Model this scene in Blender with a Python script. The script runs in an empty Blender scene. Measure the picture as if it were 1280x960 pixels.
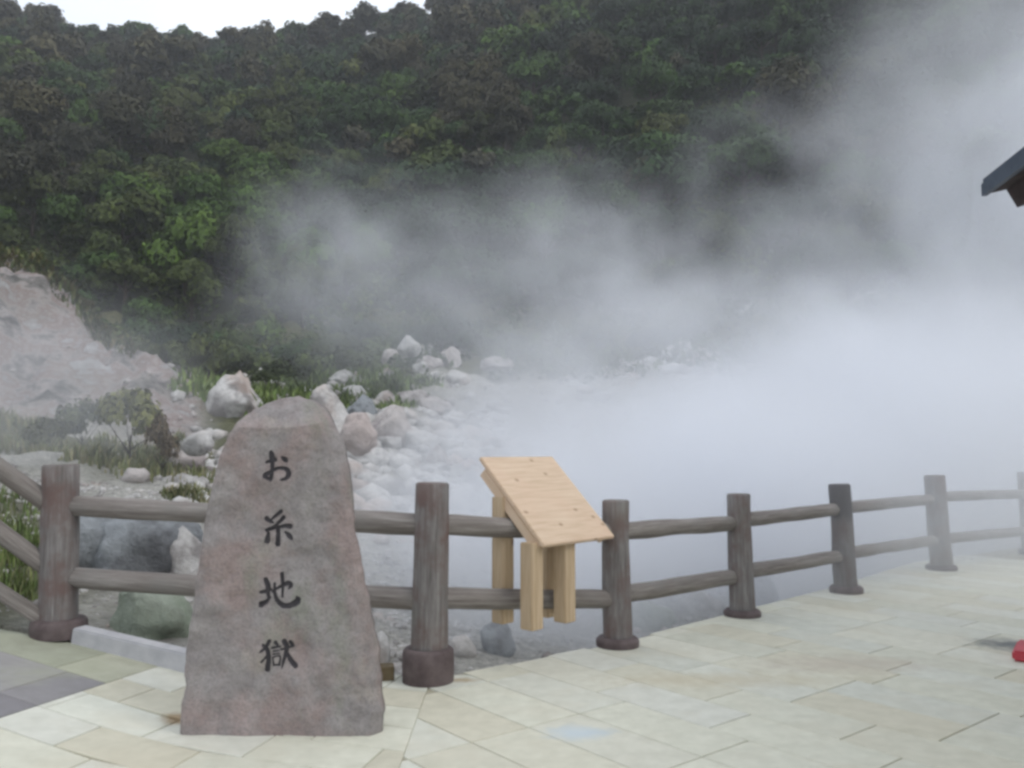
import bpy, bmesh, math, random
import numpy as np
from mathutils import Vector, noise as mnoise
rnd = random.Random(7)
rng = np.random.default_rng(11)
S = bpy.context.scene
COL = S.collection

# ---------------------------------------------------------------- camera
EYE, PITCH, F = 1.45, math.radians(4.63), 1050.0
cam = bpy.data.objects.new('camera', bpy.data.cameras.new('camera'))
COL.objects.link(cam)
cam.location = (0, 0, EYE)
cam.rotation_euler = (math.radians(90) + PITCH, 0, 0)
cam.data.sensor_width = 36
cam.data.lens = 36 * F / 1280
cam.data.clip_end = 3000
cam.data.clip_start = 0.05
S.camera = cam

# ---------------------------------------------------------------- sky, sun, exposure
SUN_EL, SUN_AZ = 50, 118
w = bpy.data.worlds.new('World'); S.world = w; w.use_nodes = True
nt = w.node_tree; nt.nodes.clear()
wo = nt.nodes.new('ShaderNodeOutputWorld'); bg = nt.nodes.new('ShaderNodeBackground')
sky = nt.nodes.new('ShaderNodeTexSky'); sky.sky_type = 'NISHITA'; sky.sun_disc = False
sky.sun_elevation = math.radians(SUN_EL); sky.sun_rotation = math.radians(SUN_AZ)
sky.dust_density = 4; sky.air_density = 1.0
tc = nt.nodes.new('ShaderNodeTexCoord'); ns = nt.nodes.new('ShaderNodeTexNoise')
ns.inputs['Scale'].default_value = 2.2; ns.inputs['Detail'].default_value = 5
nt.links.new(tc.outputs['Generated'], ns.inputs['Vector'])
cr = nt.nodes.new('ShaderNodeValToRGB')
cr.color_ramp.elements[0].position = .3; cr.color_ramp.elements[0].color = (7.6, 8.1, 9.0, 1)
cr.color_ramp.elements[1].position = .7; cr.color_ramp.elements[1].color = (9.3, 9.7, 10.3, 1)
nt.links.new(ns.outputs['Fac'], cr.inputs['Fac'])
mx = nt.nodes.new('ShaderNodeMixRGB'); mx.inputs[0].default_value = .9     # an overcast layer over the clear sky
nt.links.new(sky.outputs[0], mx.inputs[1]); nt.links.new(cr.outputs[0], mx.inputs[2])
nt.links.new(mx.outputs[0], bg.inputs[0]); bg.inputs[1].default_value = .14
nt.links.new(bg.outputs[0], wo.inputs[0])
sl = bpy.data.lights.new('sun', 'SUN'); sl.energy = .95; sl.angle = math.radians(22); sl.color = (1, .97, .92)
so = bpy.data.objects.new('sun', sl); COL.objects.link(so)
az = math.radians(SUN_AZ); el = math.radians(SUN_EL)
sd = Vector((math.sin(az) * math.cos(el), math.cos(az) * math.cos(el), math.sin(el)))
so.rotation_euler = sd.to_track_quat('Z', 'Y').to_euler()
S.view_settings.view_transform = 'Standard'; S.view_settings.look = 'None'
S.view_settings.exposure = 0.06; S.view_settings.gamma = 1.0
S.cycles.volume_bounces = 6
S.cycles.max_bounces = 8
S.cycles.volume_step_rate = 3.0
S.cycles.volume_max_steps = 128
S.cycles.use_denoising = True
S.cycles.filter_width = 3.0

# ---------------------------------------------------------------- helpers
CP, SP = math.cos(PITCH), math.sin(PITCH)
def ray(px, py):
    u, v = (px - 640) / F, (480 - py) / F
    return Vector((u, CP - v * SP, SP + v * CP))
def at(px, py, Y):
    """the point of the place at depth Y seen at photograph pixel (px, py)"""
    r = ray(px, py); return Vector((0, 0, EYE)) + r * (Y / r.y)
def on_ground(px, py, z=0.0):
    r = ray(px, py); return Vector((0, 0, EYE)) + r * ((z - EYE) / r.z)

def mesh(name, verts, faces, mat=None, smooth=False):
    me = bpy.data.meshes.new(name)
    me.from_pydata([tuple(v) for v in verts], [], [tuple(f) for f in faces])
    if mat: me.materials.append(mat)
    if smooth: me.shade_smooth()
    me.update(); return me
def link(name, me, parent=None, loc=None):
    o = bpy.data.objects.new(name, me); COL.objects.link(o)
    if parent: o.parent = parent
    if loc is not None: o.location = loc
    return o
def empty(name, loc=(0, 0, 0), rz=0):
    o = bpy.data.objects.new(name, None); COL.objects.link(o); o.location = loc; o.rotation_euler = (0, 0, rz)
    o.empty_display_size = .1; return o
def tag(o, label=None, cat=None, group=None, kind=None):
    if label: o['label'] = label
    if cat: o['category'] = cat
    if group: o['group'] = group
    if kind: o['kind'] = kind
    return o
def from_bm(name, bm, mat, smooth=False):
    me = bpy.data.meshes.new(name); bm.to_mesh(me); bm.free()
    if mat: me.materials.append(mat)
    if smooth: me.shade_smooth()
    return me
def np_mesh(name, V, Fc, mat=None, smooth=False, colors=None):
    """fast mesh from numpy; Fc is (n, 3) or (n, 4)"""
    me = bpy.data.meshes.new(name); k = Fc.shape[1]; n = len(Fc)
    me.vertices.add(len(V)); me.vertices.foreach_set('co', np.ascontiguousarray(V, dtype=np.float32).ravel())
    me.loops.add(n * k); me.loops.foreach_set('vertex_index', np.ascontiguousarray(Fc, dtype=np.int32).ravel())
    me.polygons.add(n); me.polygons.foreach_set('loop_start', np.arange(0, n * k, k, dtype=np.int32))
    me.update(calc_edges=True)
    if colors is not None:
        a = me.color_attributes.new('tint', 'FLOAT_COLOR', 'POINT')
        a.data.foreach_set('color', np.ascontiguousarray(colors, dtype=np.float32).ravel())
    if mat: me.materials.append(mat)
    if smooth: me.shade_smooth()
    me.validate(); return me

# value noise, vectorised
_tab = rng.random((256, 256, 1))[:, :, 0]
def vnoise(x, y):
    x = np.asarray(x, float); y = np.asarray(y, float)
    i = np.floor(x).astype(int); j = np.floor(y).astype(int); u = x - i; v = y - j
    u = u * u * (3 - 2 * u); v = v * v * (3 - 2 * v)
    g = lambda a, b: _tab[a & 255, b & 255]
    return (g(i, j) * (1 - u) + g(i + 1, j) * u) * (1 - v) + (g(i, j + 1) * (1 - u) + g(i + 1, j + 1) * u) * v - .5
def fbm(x, y, oct=4, s=1.0):
    t = 0; a = 1
    for k in range(oct):
        t = t + a * vnoise(np.asarray(x) * s + 17.3 * k, np.asarray(y) * s + 9.1 * k); s *= 2.03; a *= .5
    return t

# ---------------------------------------------------------------- materials
class NB:
    def __init__(self, name):
        self.m = bpy.data.materials.new(name); self.m.use_nodes = True
        self.t = self.m.node_tree; self.b = self.t.nodes['Principled BSDF']; self.out = self.t.nodes['Material Output']
    def n(self, t, **kw):
        o = self.t.nodes.new(t)
        for k, v in kw.items():
            if k in o.inputs: o.inputs[k].default_value = v
            else: setattr(o, k, v)
        return o
    def l(self, a, b): self.t.links.new(a, b)
    def noise(self, vec, scale, detail=5, rough=.6):
        o = self.n('ShaderNodeTexNoise', Scale=scale, Detail=detail, Roughness=rough); self.l(vec, o.inputs['Vector']); return o.outputs['Fac']
    def ramp(self, fac, stops):
        o = self.n('ShaderNodeValToRGB'); e = o.color_ramp.elements
        while len(e) < len(stops): e.new(.5)
        for k, (p, c) in enumerate(stops): e[k].position = p; e[k].color = (*c, 1) if len(c) == 3 else c
        self.l(fac, o.inputs['Fac']); return o.outputs['Color']
    def mix(self, fac, a, b, mode='MIX'):
        o = self.n('ShaderNodeMixRGB', blend_type=mode)
        for k, v in ((0, fac), (1, a), (2, b)):
            if hasattr(v, 'is_output'): self.l(v, o.inputs[k])
            elif isinstance(v, (int, float)): o.inputs[k].default_value = v
            else: o.inputs[k].default_value = (*v, 1)
        return o.outputs[0]
    def math(self, op, a, b=0.0, c=None, clamp=False):
        o = self.n('ShaderNodeMath', operation=op, use_clamp=clamp)
        for k, v in enumerate((a, b) if c is None else (a, b, c)):
            if hasattr(v, 'is_output'): self.l(v, o.inputs[k])
            else: o.inputs[k].default_value = v
        return o.outputs[0]
    def scaled(self, vec, s):
        o = self.n('ShaderNodeMapping'); self.l(vec, o.inputs[0]); o.inputs['Scale'].default_value = s; return o.outputs[0]
    def bump(self, h, strength=.4, dist=.01):
        o = self.n('ShaderNodeBump', Strength=strength, Distance=dist); self.l(h, o.inputs['Height']); self.l(o.outputs[0], self.b.inputs['Normal'])
    def pos(self): return self.n('ShaderNodeNewGeometry').outputs['Position']
    def obj(self): return self.n('ShaderNodeTexCoord').outputs['Object']
    def done(self, col, rough=.85, spec=.3):
        self.l(col, self.b.inputs['Base Color']); self.b.inputs['Roughness'].default_value = rough
        self.b.inputs['Specular IOR Level'].default_value = spec; return self.m

def mat_wood_post(damp=False):
    b = NB('damp_log' if damp else 'weathered_log'); v = b.obj(); rr = b.n('ShaderNodeObjectInfo').outputs['Random']
    off = b.n('ShaderNodeVectorMath', operation='ADD'); b.l(v, off.inputs[0]); b.l(rr, off.inputs[1]); v2 = off.outputs[0]
    streak = b.noise(b.scaled(v2, (30, 30, 2.2)), 1.4, 6, .7)
    blot = b.noise(v2, 5, 4)
    c = b.ramp(streak, [(.3, (.105, .095, .09)), (.5, (.185, .172, .165)), (.72, (.29, .278, .268))])
    c = b.mix(b.ramp(blot, [(.42, (0, 0, 0)), (.66, (1, 1, 1))]), c, (.15, .105, .095))
    c = b.mix(b.ramp(b.noise(v2, 2.3, 3), [(.52, (0, 0, 0)), (.75, (.55, .55, .55))]), c, (.20, .195, .17))
    if damp:
        sx = b.n('ShaderNodeSeparateXYZ'); b.l(v, sx.inputs[0])
        c = b.mix(b.ramp(b.math('ADD', sx.outputs['Z'], b.math('MULTIPLY', streak, .3)), [(.0, (.35, .35, .35)), (.93, (.35, .35, .35)), (1.0, (1, 1, 1))]), c, (.085, .08, .082))
    b.bump(streak, .6, .012); return b.done(c, .8)
def mat_wood_rail():
    b = NB('weathered_rail'); v = b.obj(); rr = b.n('ShaderNodeObjectInfo').outputs['Random']
    off = b.n('ShaderNodeVectorMath', operation='ADD'); b.l(v, off.inputs[0]); b.l(rr, off.inputs[1]); v2 = off.outputs[0]
    streak = b.noise(b.scaled(v2, (26, 26, 1.6)), 1.5, 6, .7)
    c = b.ramp(streak, [(.3, (.125, .108, .098)), (.5, (.21, .188, .172)), (.72, (.32, .30, .28))])
    c = b.mix(b.ramp(b.noise(v2, 3.2, 3), [(.5, (0, 0, 0)), (.7, (.7, .7, .7))]), c, (.21, .20, .185))
    b.bump(streak, .6, .012); return b.done(c, .8)
def mat_collar():
    b = NB('collar_brown'); v = b.obj(); n = b.noise(v, 9, 5)
    c = b.ramp(n, [(.35, (.075, .055, .055)), (.65, (.14, .11, .108))]); b.bump(b.noise(v, 60, 3), .3, .004); return b.done(c, .75)
def mat_pine():
    b = NB('new_pine'); v = b.obj()
    g = b.noise(b.scaled(v, (2.2, 26, 26)), 1.6, 6, .6); n = b.noise(v, 2.2, 3)
    c = b.ramp(g, [(.3, (.52, .385, .265)), (.52, (.61, .465, .335)), (.75, (.66, .53, .40))])
    c = b.mix(b.ramp(n, [(.45, (0, 0, 0)), (.75, (.6, .6, .6))]), c, (.62, .44, .32))
    vo = b.n('ShaderNodeTexVoronoi', Scale=3.6, voronoi_dimensions='2D'); b.l(b.scaled(v, (.75, 1.1, 0)), vo.inputs['Vector'])
    knot = b.ramp(vo.outputs['Distance'], [(.0, (.7, .7, .7)), (.035, (.5, .5, .5)), (.08, (0, 0, 0))])
    c = b.mix(knot, c, (.20, .105, .05)); b.bump(g, .15, .003); return b.done(c, .6)
def mat_stone():
    b = NB('andesite'); v = b.pos()
    n1 = b.noise(v, 2.6, 5, .6); n2 = b.noise(v, 7, 7, .68); n3 = b.noise(v, 70, 3, .6); n4 = b.noise(b.scaled(v, (1, 1, .45)), 4.2, 5, .6)
    c = b.ramp(n2, [(.28, (.20, .182, .178)), (.5, (.268, .248, .243)), (.74, (.35, .328, .318))])
    c = b.mix(b.ramp(n1, [(.44, (0, 0, 0)), (.60, (.8, .8, .8))]), c, b.ramp(n2, [(.3, (.235, .175, .162)), (.7, (.36, .29, .275))]))
    c = b.mix(b.ramp(n4, [(.55, (0, 0, 0)), (.68, (.6, .6, .6))]), c, (.215, .225, .18))
    c = b.mix(b.ramp(b.noise(v, 3.3, 4), [(.60, (0, 0, 0)), (.72, (.55, .55, .55))]), c, (.37, .33, .29))
    c = b.mix(b.ramp(n3, [(.36, (.35, .35, .35)), (.55, (0, 0, 0))]), c, (.12, .11, .11))
    b.bump(b.math('ADD', n2, b.math('MULTIPLY', n3, .25)), .55, .025); return b.done(c, .9)
def mat_plain(name, lo, hi, scale=8, rough=.85, bumps=.3, dist=.01):
    b = NB(name); v = b.obj(); n = b.noise(v, scale, 5)
    b.bump(b.noise(v, scale * 5, 4), bumps, dist); return b.done(b.ramp(n, [(.3, lo), (.7, hi)]), rough)
def mat_boulder(name='boulder_rock', light=(.60, .585, .565), dark=(.17, .155, .15), bias=.0, tint=(.45, .33, .27)):
    b = NB(name); v = b.pos()
    n1 = b.noise(v, 1.3, 6, .62); n2 = b.noise(v, 7, 6, .7); n3 = b.noise(v, .6, 3)
    c = b.ramp(n2, [(.3, tuple(x * .68 for x in light)), (.65, light)])
    c = b.mix(b.ramp(n1, [(.50 - bias, (0, 0, 0)), (.62 - bias, (.85, .85, .85))]), c, dark)
    c = b.mix(b.ramp(n3, [(.52, (0, 0, 0)), (.68, (.6, .6, .6))]), c, tint)
    b.bump(b.math('ADD', n1, n2), .9, .08); return b.done(c, .92)
def mat_ground():
    b = NB('bleached_ground'); v = b.pos()
    n1 = b.noise(v, .55, 6, .6); n2 = b.noise(v, 3.5, 7, .7); n3 = b.noise(v, 14, 6, .75)
    c = b.ramp(n3, [(.32, (.20, .195, .18)), (.5, (.42, .41, .375)), (.68, (.62, .60, .55))])
    c = b.mix(b.ramp(n1, [(.5, (0, 0, 0)), (.66, (.75, .75, .75))]), c, b.ramp(n2, [(.35, (.21, .21, .175)), (.7, (.36, .35, .30))]))
    c = b.mix(b.ramp(n2, [(.56, (0, 0, 0)), (.7, (.7, .7, .7))]), c, (.24, .23, .22))
    att = b.n('ShaderNodeVertexColor', layer_name='tint')
    sep = b.n('ShaderNodeSeparateColor'); b.l(att.outputs['Color'], sep.inputs[0])
    rock = b.ramp(b.noise(b.scaled(v, (1, 1, 1.7)), .8, 9, .70), [(.36, (.09, .085, .08)), (.43, (.22, .20, .195)), (.49, (.39, .35, .335)), (.54, (.28, .21, .19)), (.60, (.38, .37, .37)), (.70, (.54, .52, .51))])
    grassy = b.ramp(n2, [(.3, (.055, .06, .028)), (.6, (.13, .13, .06)), (.78, (.20, .17, .09))])
    c = b.mix(sep.outputs['Red'], c, rock)
    c = b.mix(sep.outputs['Green'], c, grassy)
    b.bump(b.math('ADD', n3, b.math('MULTIPLY', n2, 2.0)), .9, .06); return b.done(c, .95)
def mat_forest_floor():
    b = NB('forest_floor'); v = b.pos(); n = b.noise(v, .8, 6)
    b.bump(n, .8, .3); return b.done(b.ramp(n, [(.35, (.018, .02, .012)), (.7, (.045, .05, .025))]), .95)
def mat_leaf(name, source):
    b = NB(name)
    if source == 'object': col = b.n('ShaderNodeObjectInfo').outputs['Color']
    else: col = b.n('ShaderNodeVertexColor', layer_name='tint').outputs['Color']
    v = b.obj(); n = b.noise(v, 1.3, 3)
    c = b.mix(1.0, col, b.ramp(n, [(.3, (.62, .62, .62)), (.5, (1, 1, 1)), (.72, (1.5, 1.45, 1.2))]), 'MULTIPLY')
    rn = b.n('ShaderNodeNewGeometry').outputs['Random Per Island']
    c = b.mix(1.0, c, b.ramp(rn, [(0, (.78, .8, .78)), (1, (1.22, 1.2, 1.15))]), 'MULTIPLY')
    c = b.mix(1.0, c, b.ramp(b.noise(b.pos(), .09, 4, .6), [(.32, (.42, .44, .44)), (.5, (.80, .80, .80)), (.68, (1.25, 1.2, 1.05))]), 'MULTIPLY') if source != 'grass' else c
    return b.done(c, .7, .25)
def mat_paving(name, stops, damp=0.0):
    b = NB(name); v = b.pos(); oi = b.n('ShaderNodeObjectInfo')
    n1 = b.noise(v, 1.6, 5, .6); n2 = b.noise(v, 9, 6, .65); n3 = b.noise(v, 90, 3)
    c = b.mix(1.0, oi.outputs['Color'], b.ramp(n2, [(.3, (.86, .86, .84)), (.7, (1.06, 1.06, 1.06))]), 'MULTIPLY')
    c = b.mix(b.ramp(n1, [(.50, (0, 0, 0)), (.70, (.45, .45, .45))]), c, stops[0])
    c = b.mix(b.ramp(b.noise(v, .9, 4), [(.56, (0, 0, 0)), (.72, (.5, .5, .5))]), c, stops[1])
    # stains with a shape of their own: (centre, radii, colour, strength)
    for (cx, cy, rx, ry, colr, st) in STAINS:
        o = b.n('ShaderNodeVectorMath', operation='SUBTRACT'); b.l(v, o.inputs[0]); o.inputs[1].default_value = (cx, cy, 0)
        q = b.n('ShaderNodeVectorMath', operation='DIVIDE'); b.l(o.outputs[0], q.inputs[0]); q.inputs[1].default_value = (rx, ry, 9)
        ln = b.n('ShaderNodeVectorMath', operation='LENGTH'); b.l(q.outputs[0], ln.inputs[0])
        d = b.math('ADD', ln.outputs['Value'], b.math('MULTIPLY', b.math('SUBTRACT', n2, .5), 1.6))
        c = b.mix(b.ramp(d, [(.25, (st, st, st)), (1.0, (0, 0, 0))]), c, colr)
    b.bump(b.math('ADD', n2, b.math('MULTIPLY', n3, .4)), .25, .006); return b.done(c, .8, .35)

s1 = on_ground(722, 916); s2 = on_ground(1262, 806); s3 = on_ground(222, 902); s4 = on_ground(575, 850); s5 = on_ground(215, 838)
s6 = on_ground(900, 850); s7 = on_ground(1060, 830)
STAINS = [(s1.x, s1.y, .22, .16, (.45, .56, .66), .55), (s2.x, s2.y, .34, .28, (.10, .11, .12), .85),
          (s3.x, s3.y, .14, .10, (.30, .20, .10), .8), (s4.x, s4.y, .16, .07, (.38, .28, .15), .7), (s5.x, s5.y, .22, .14, (.45, .27, .10), .8),
          (s6.x, s6.y, .9, .22, (.50, .44, .31), .55), (s7.x, s7.y, .8, .3, (.46, .40, .33), .5)]
M = dict(post=mat_wood_post(), damp=mat_wood_post(True), rail=mat_wood_rail(), collar=mat_collar(), pine=mat_pine(), stone=mat_stone(),
         paint=mat_plain('dark_carved_paint', (.028, .026, .03), (.055, .05, .055), 20),
         concrete=mat_plain('kerb_concrete', (.38, .38, .40), (.52, .52, .53), 6),
         block=mat_plain('brown_block_wood', (.10, .075, .04), (.18, .14, .08), 14),
         joint=mat_plain('joint_sand', (.30, .28, .20), (.40, .375, .29), 6),
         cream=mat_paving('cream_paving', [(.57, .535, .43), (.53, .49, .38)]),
         slate=mat_paving('slate_paving', [(.33, .345, .24), (.21, .20, .205)]),
         boulder=mat_boulder(), darkrock=mat_boulder('dark_wet_rock', (.30, .32, .335), (.075, .075, .08), .03, (.22, .23, .23)),
         greenrock=mat_boulder('greenish_rock', (.36, .39, .33), (.15, .19, .14), .0, (.27, .32, .24)),
         pinkrock=mat_boulder('pinkish_rock', (.52, .48, .46), (.22, .19, .19), -.02, (.46, .38, .35)),
         ground=mat_ground(), floor=mat_forest_floor(), leaf=mat_leaf('leaf_object', 'object'), leaf_v=mat_leaf('leaf_vertex', 'vertex'), blade=mat_leaf('grass_blade', 'grass'),
         bark=mat_plain('bark', (.03, .024, .018), (.075, .06, .05), 6, .9, .8, .03),
         tile=mat_plain('blue_grey_roof_metal', (.045, .06, .085), (.08, .10, .135), 5, .5),
         soffit=mat_plain('dark_brown_timber', (.035, .026, .026), (.07, .05, .048), 9),
         wall=mat_plain('pavilion_plaster', (.35, .33, .29), (.45, .43, .38), 4),
         red=mat_plain('red_rubber', (.38, .035, .05), (.50, .06, .08), 7, .5), white=mat_plain('white_band', (.7, .7, .7), (.8, .8, .8), 7, .5))

# ---------------------------------------------------------------- ground
def pave_z(x, y=0): return np.where(np.asarray(x) < -1.75, np.minimum((-1.75 - np.asarray(x)) * .15, .6), 0.0)
COLPX = [-420, -150, 0, 60, 130, 200, 250, 377, 535, 745, 1007, 1322, 1800]
ROWS = {  # depth: photograph row of the ground surface in each column
    5.8: [700, 740, 790, 800, 805, 815, 822, 860, 870, 880, 880, 880, 880],
    7.0: [600, 640, 690, 720, 735, 750, 760, 810, 838, 860, 880, 880, 880],
    9.0: [570, 590, 615, 622, 628, 630, 640, 700, 770, 800, 820, 820, 820],
    12.: [510, 540, 572, 580, 588, 592, 600, 620, 680, 730, 740, 740, 740],
    16.: [400, 450, 520, 535, 550, 556, 560, 556, 588, 640, 655, 655, 655],
    22.: [120, 225, 325, 366, 418, 460, 496, 508, 530, 575, 585, 585, 585],
    30.: [200, 280, 380, 410, 450, 480, 488, 480, 470, 480, 480, 480, 480],
    38.: [300, 330, 400, 420, 440, 455, 462, 458, 440, 450, 450, 450, 450]}
RIDGE = [30, 30, 36, 52, 60, 66, 70, 54, 34, -50, -160, -230, -230]
RDIST = 150.0
colr = np.array([(c - 640) / F for c in COLPX])
def px_to_tan(py, c):
    r = ray(c, py); return r.z / r.y
KY = np.array(list(ROWS) + [RDIST])
KT = np.array([[px_to_tan(p, c) for p, c in zip(r, COLPX)] for r in ROWS.values()] + [[px_to_tan(p, c) for p, c in zip(RIDGE, COLPX)]])
KZ = EYE + KT * KY[:, None]
def terrain(x, y, detail=True):
    x = np.asarray(x, float); y = np.asarray(y, float)
    yy = np.maximum(y, 5.8); a = np.clip(x / np.maximum(yy, 1), colr[0], colr[-1])
    yc = np.minimum(yy, RDIST)
    ci = np.clip(np.searchsorted(colr, a) - 1, 0, len(colr) - 2); fu = (a - colr[ci]) / (colr[ci + 1] - colr[ci])
    ri = np.clip(np.searchsorted(KY, yc) - 1, 0, len(KY) - 2); fv = (yc - KY[ri]) / (KY[ri + 1] - KY[ri])
    z = (KZ[ri, ci] * (1 - fu) + KZ[ri, ci + 1] * fu) * (1 - fv) + (KZ[ri + 1, ci] * (1 - fu) + KZ[ri + 1, ci + 1] * fu) * fv
    z = np.where(y > RDIST, z - (y - RDIST) * .5, z)
    near = np.clip((y - 6) / 3, 0, 1)
    side = np.clip((-2.4 - x) / 1.2, 0, 1)                       # the slope beside the steps starts left of the corner post
    z = np.where(y < 5.8, np.minimum(z, -.42) * (1 - side) + side * (-.3), z)
    if detail:
        amp = np.clip((y - 5.5) * .05, .03, .9)
        z = z + fbm(x, y, 5, .45) * amp * 1.0 + fbm(x + 40, y, 4, 2.2) * np.clip(amp, 0, .35) * .5
        bank = np.exp(-((y - 20) / 5.) ** 2) * np.clip((-.28 - x / np.maximum(y, 1)) * 6, 0, 1)
        rid = np.abs(fbm(x * .8 + 3, y * .8 + x * .5, 5, .5)); z = z + bank * ((.8 - rid * 3.0) * .7 + np.abs(fbm(x + 7, y + x * .6, 5, 1.1)) * -.8 + .2 - 1.1 * np.exp(-((np.abs(vnoise((x * .55 - z * .75) * .8 + 4, x * .12 + y * .1)) / .09) ** 2)) * .5)
    return z
FENCE_EDGE = [(-9.0, 5.95), (-3.15, 5.78), (-.62, 5.62), (-.40, 5.62), (.85, 6.62), (2.15, 7.9), (3.55, 9.3), (5.25, 11.2), (7.4, 12.8), (12, 15.6)]
def edge_y(x): return np.interp(x, [p[0] for p in FENCE_EDGE], [p[1] for p in FENCE_EDGE])

def axis(pts):
    out = []
    for a, b_, st in pts: out += list(np.arange(a, b_, st))
    return np.array(out + [pts[-1][1]])
gx = axis([(-150, -30, 5), (-30, -14, .5), (-14, 10, .14), (10, 30, .6), (30, 200, 5)])
gy = axis([(-60, 2, 6), (2, 14, .14), (14, 28, .2), (28, 42, .5)])
X, Y = np.meshgrid(gx, gy)
Z = terrain(X, Y)
ins = Y < edge_y(X) + .05                                        # below the paving the ground stays lower
Z = np.where(ins, np.minimum(Z, np.where(X < -3.3, .0, -.25)), Z)
def grid_faces(ny, nx):
    i = np.arange(ny - 1)[:, None] * nx + np.arange(nx - 1)[None, :]
    return np.stack([i, i + 1, i + nx + 1, i + nx], -1).reshape(-1, 4)
A = X / np.maximum(Y, 1)
rockm = np.clip(((-.345 - A) * 30), 0, 1) * np.clip((Y - 15.0) / 2, 0, 1) * np.clip((30 - Y) / 3, 0, 1)
gn = fbm(X, Y, 4, .5)
grass = np.clip((gn - .12) * 5, 0, 1) * np.clip((Y - 10) / 3, 0, 1) * np.clip((-.22 - A) * 12, 0, 1) * (1 - rockm * .85)
grass = np.maximum(grass, np.clip((Y - 27.5) / 3, 0, 1) * np.clip((.12 - A) * 8 + (Y - 33) / 2, 0, 1) * np.clip((gn + .5) * 4, 0, 1))
grass = np.maximum(grass, np.clip((-3.2 - X) * 2, 0, 1) * np.clip((9 - Y), 0, 1) * .9)
cl = np.stack([rockm, grass, gn * 0, gn * 0 + 1], -1).reshape(-1, 4)
g = link('ground', np_mesh('ground', np.stack([X, Y, Z], -1).reshape(-1, 3), grid_faces(*X.shape), M['ground'], True, cl))
tag(g, kind='structure')
hx = axis([(-260, 300, 3.5)]); hy = axis([(42, 150, 2.2), (150, 330, 12)])
X2, Y2 = np.meshgrid(hx, hy)
h = link('hillside', np_mesh('hillside', np.stack([X2, Y2, terrain(X2, Y2) + (Y2 == 42) * 0.0], -1).reshape(-1, 3), grid_faces(*X2.shape), M['floor'], True))
tag(h, kind='structure')
flat = link('far_ground', mesh('far_ground', [(-1500, -1500, -3), (1500, -1500, -3), (1500, 1500, -3), (-1500, 1500, -3)], [(0, 1, 2, 3)], M['floor']))
tag(flat, kind='structure')

# ---------------------------------------------------------------- paving
pav = empty('paving'); tag(pav, kind='structure')
# bed
bx = np.linspace(-9, 12, 85); n = len(bx)
V = [(x, -6, float(pave_z(x)) - .008) for x in bx] + [(x, float(edge_y(x)) - .03, float(pave_z(x)) - .008) for x in bx] + [(x, float(edge_y(x)) - .03, float(pave_z(x)) - .4) for x in bx]
Fc = [(i, i + 1, n + i + 1, n + i) for i in range(n - 1)] + [(n + i, n + i + 1, 2 * n + i + 1, 2 * n + i) for i in range(n - 1)]
o = link('paving_bed', mesh('paving_bed', V, Fc, M['joint']), pav)
def clip_poly(poly, nx, ny, d):
    """keep the side nx*x + ny*y <= d"""
    out = []
    for i in range(len(poly)):
        p, q = poly[i], poly[(i + 1) % len(poly)]
        a = nx * p[0] + ny * p[1] - d; b_ = nx * q[0] + ny * q[1] - d
        if a <= 0: out.append(p)
        if (a < 0 < b_) or (b_ < 0 < a):
            t = a / (a - b_); out.append((p[0] + (q[0] - p[0]) * t, p[1] + (q[1] - p[1]) * t))
    return out
def area(p): return .5 * abs(sum(p[i][0] * p[(i + 1) % len(p)][1] - p[(i + 1) % len(p)][0] * p[i][1] for i in range(len(p))))
def inset(p, d):
    cx = sum(q[0] for q in p) / len(p); cy = sum(q[1] for q in p) / len(p)
    n = len(p); out = []
    for i in range(n):
        a, b_, c = p[i - 1], p[i], p[(i + 1) % n]
        def nrm(u, v):
            ex, ey = v[0] - u[0], v[1] - u[1]; l = math.hypot(ex, ey) or 1; return (-ey / l, ex / l)
        n1, n2 = nrm(a, b_), nrm(b_, c)
        s = 1 + n1[0] * n2[0] + n1[1] * n2[1]
        if s < .2: s = .2
        out.append((b_[0] + (n1[0] + n2[0]) / s * d, b_[1] + (n1[1] + n2[1]) / s * d))
    return out
CREAMS = [(.60, .595, .50), (.61, .61, .53), (.585, .57, .47), (.60, .605, .53), (.62, .62, .55), (.565, .54, .435), (.595, .59, .495), (.61, .60, .51)]
SLATES = [(.25, .24, .245), (.43, .43, .34), (.29, .28, .275), (.30, .29, .285), (.22, .21, .22), (.36, .37, .29)]
tiles = 0
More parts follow.
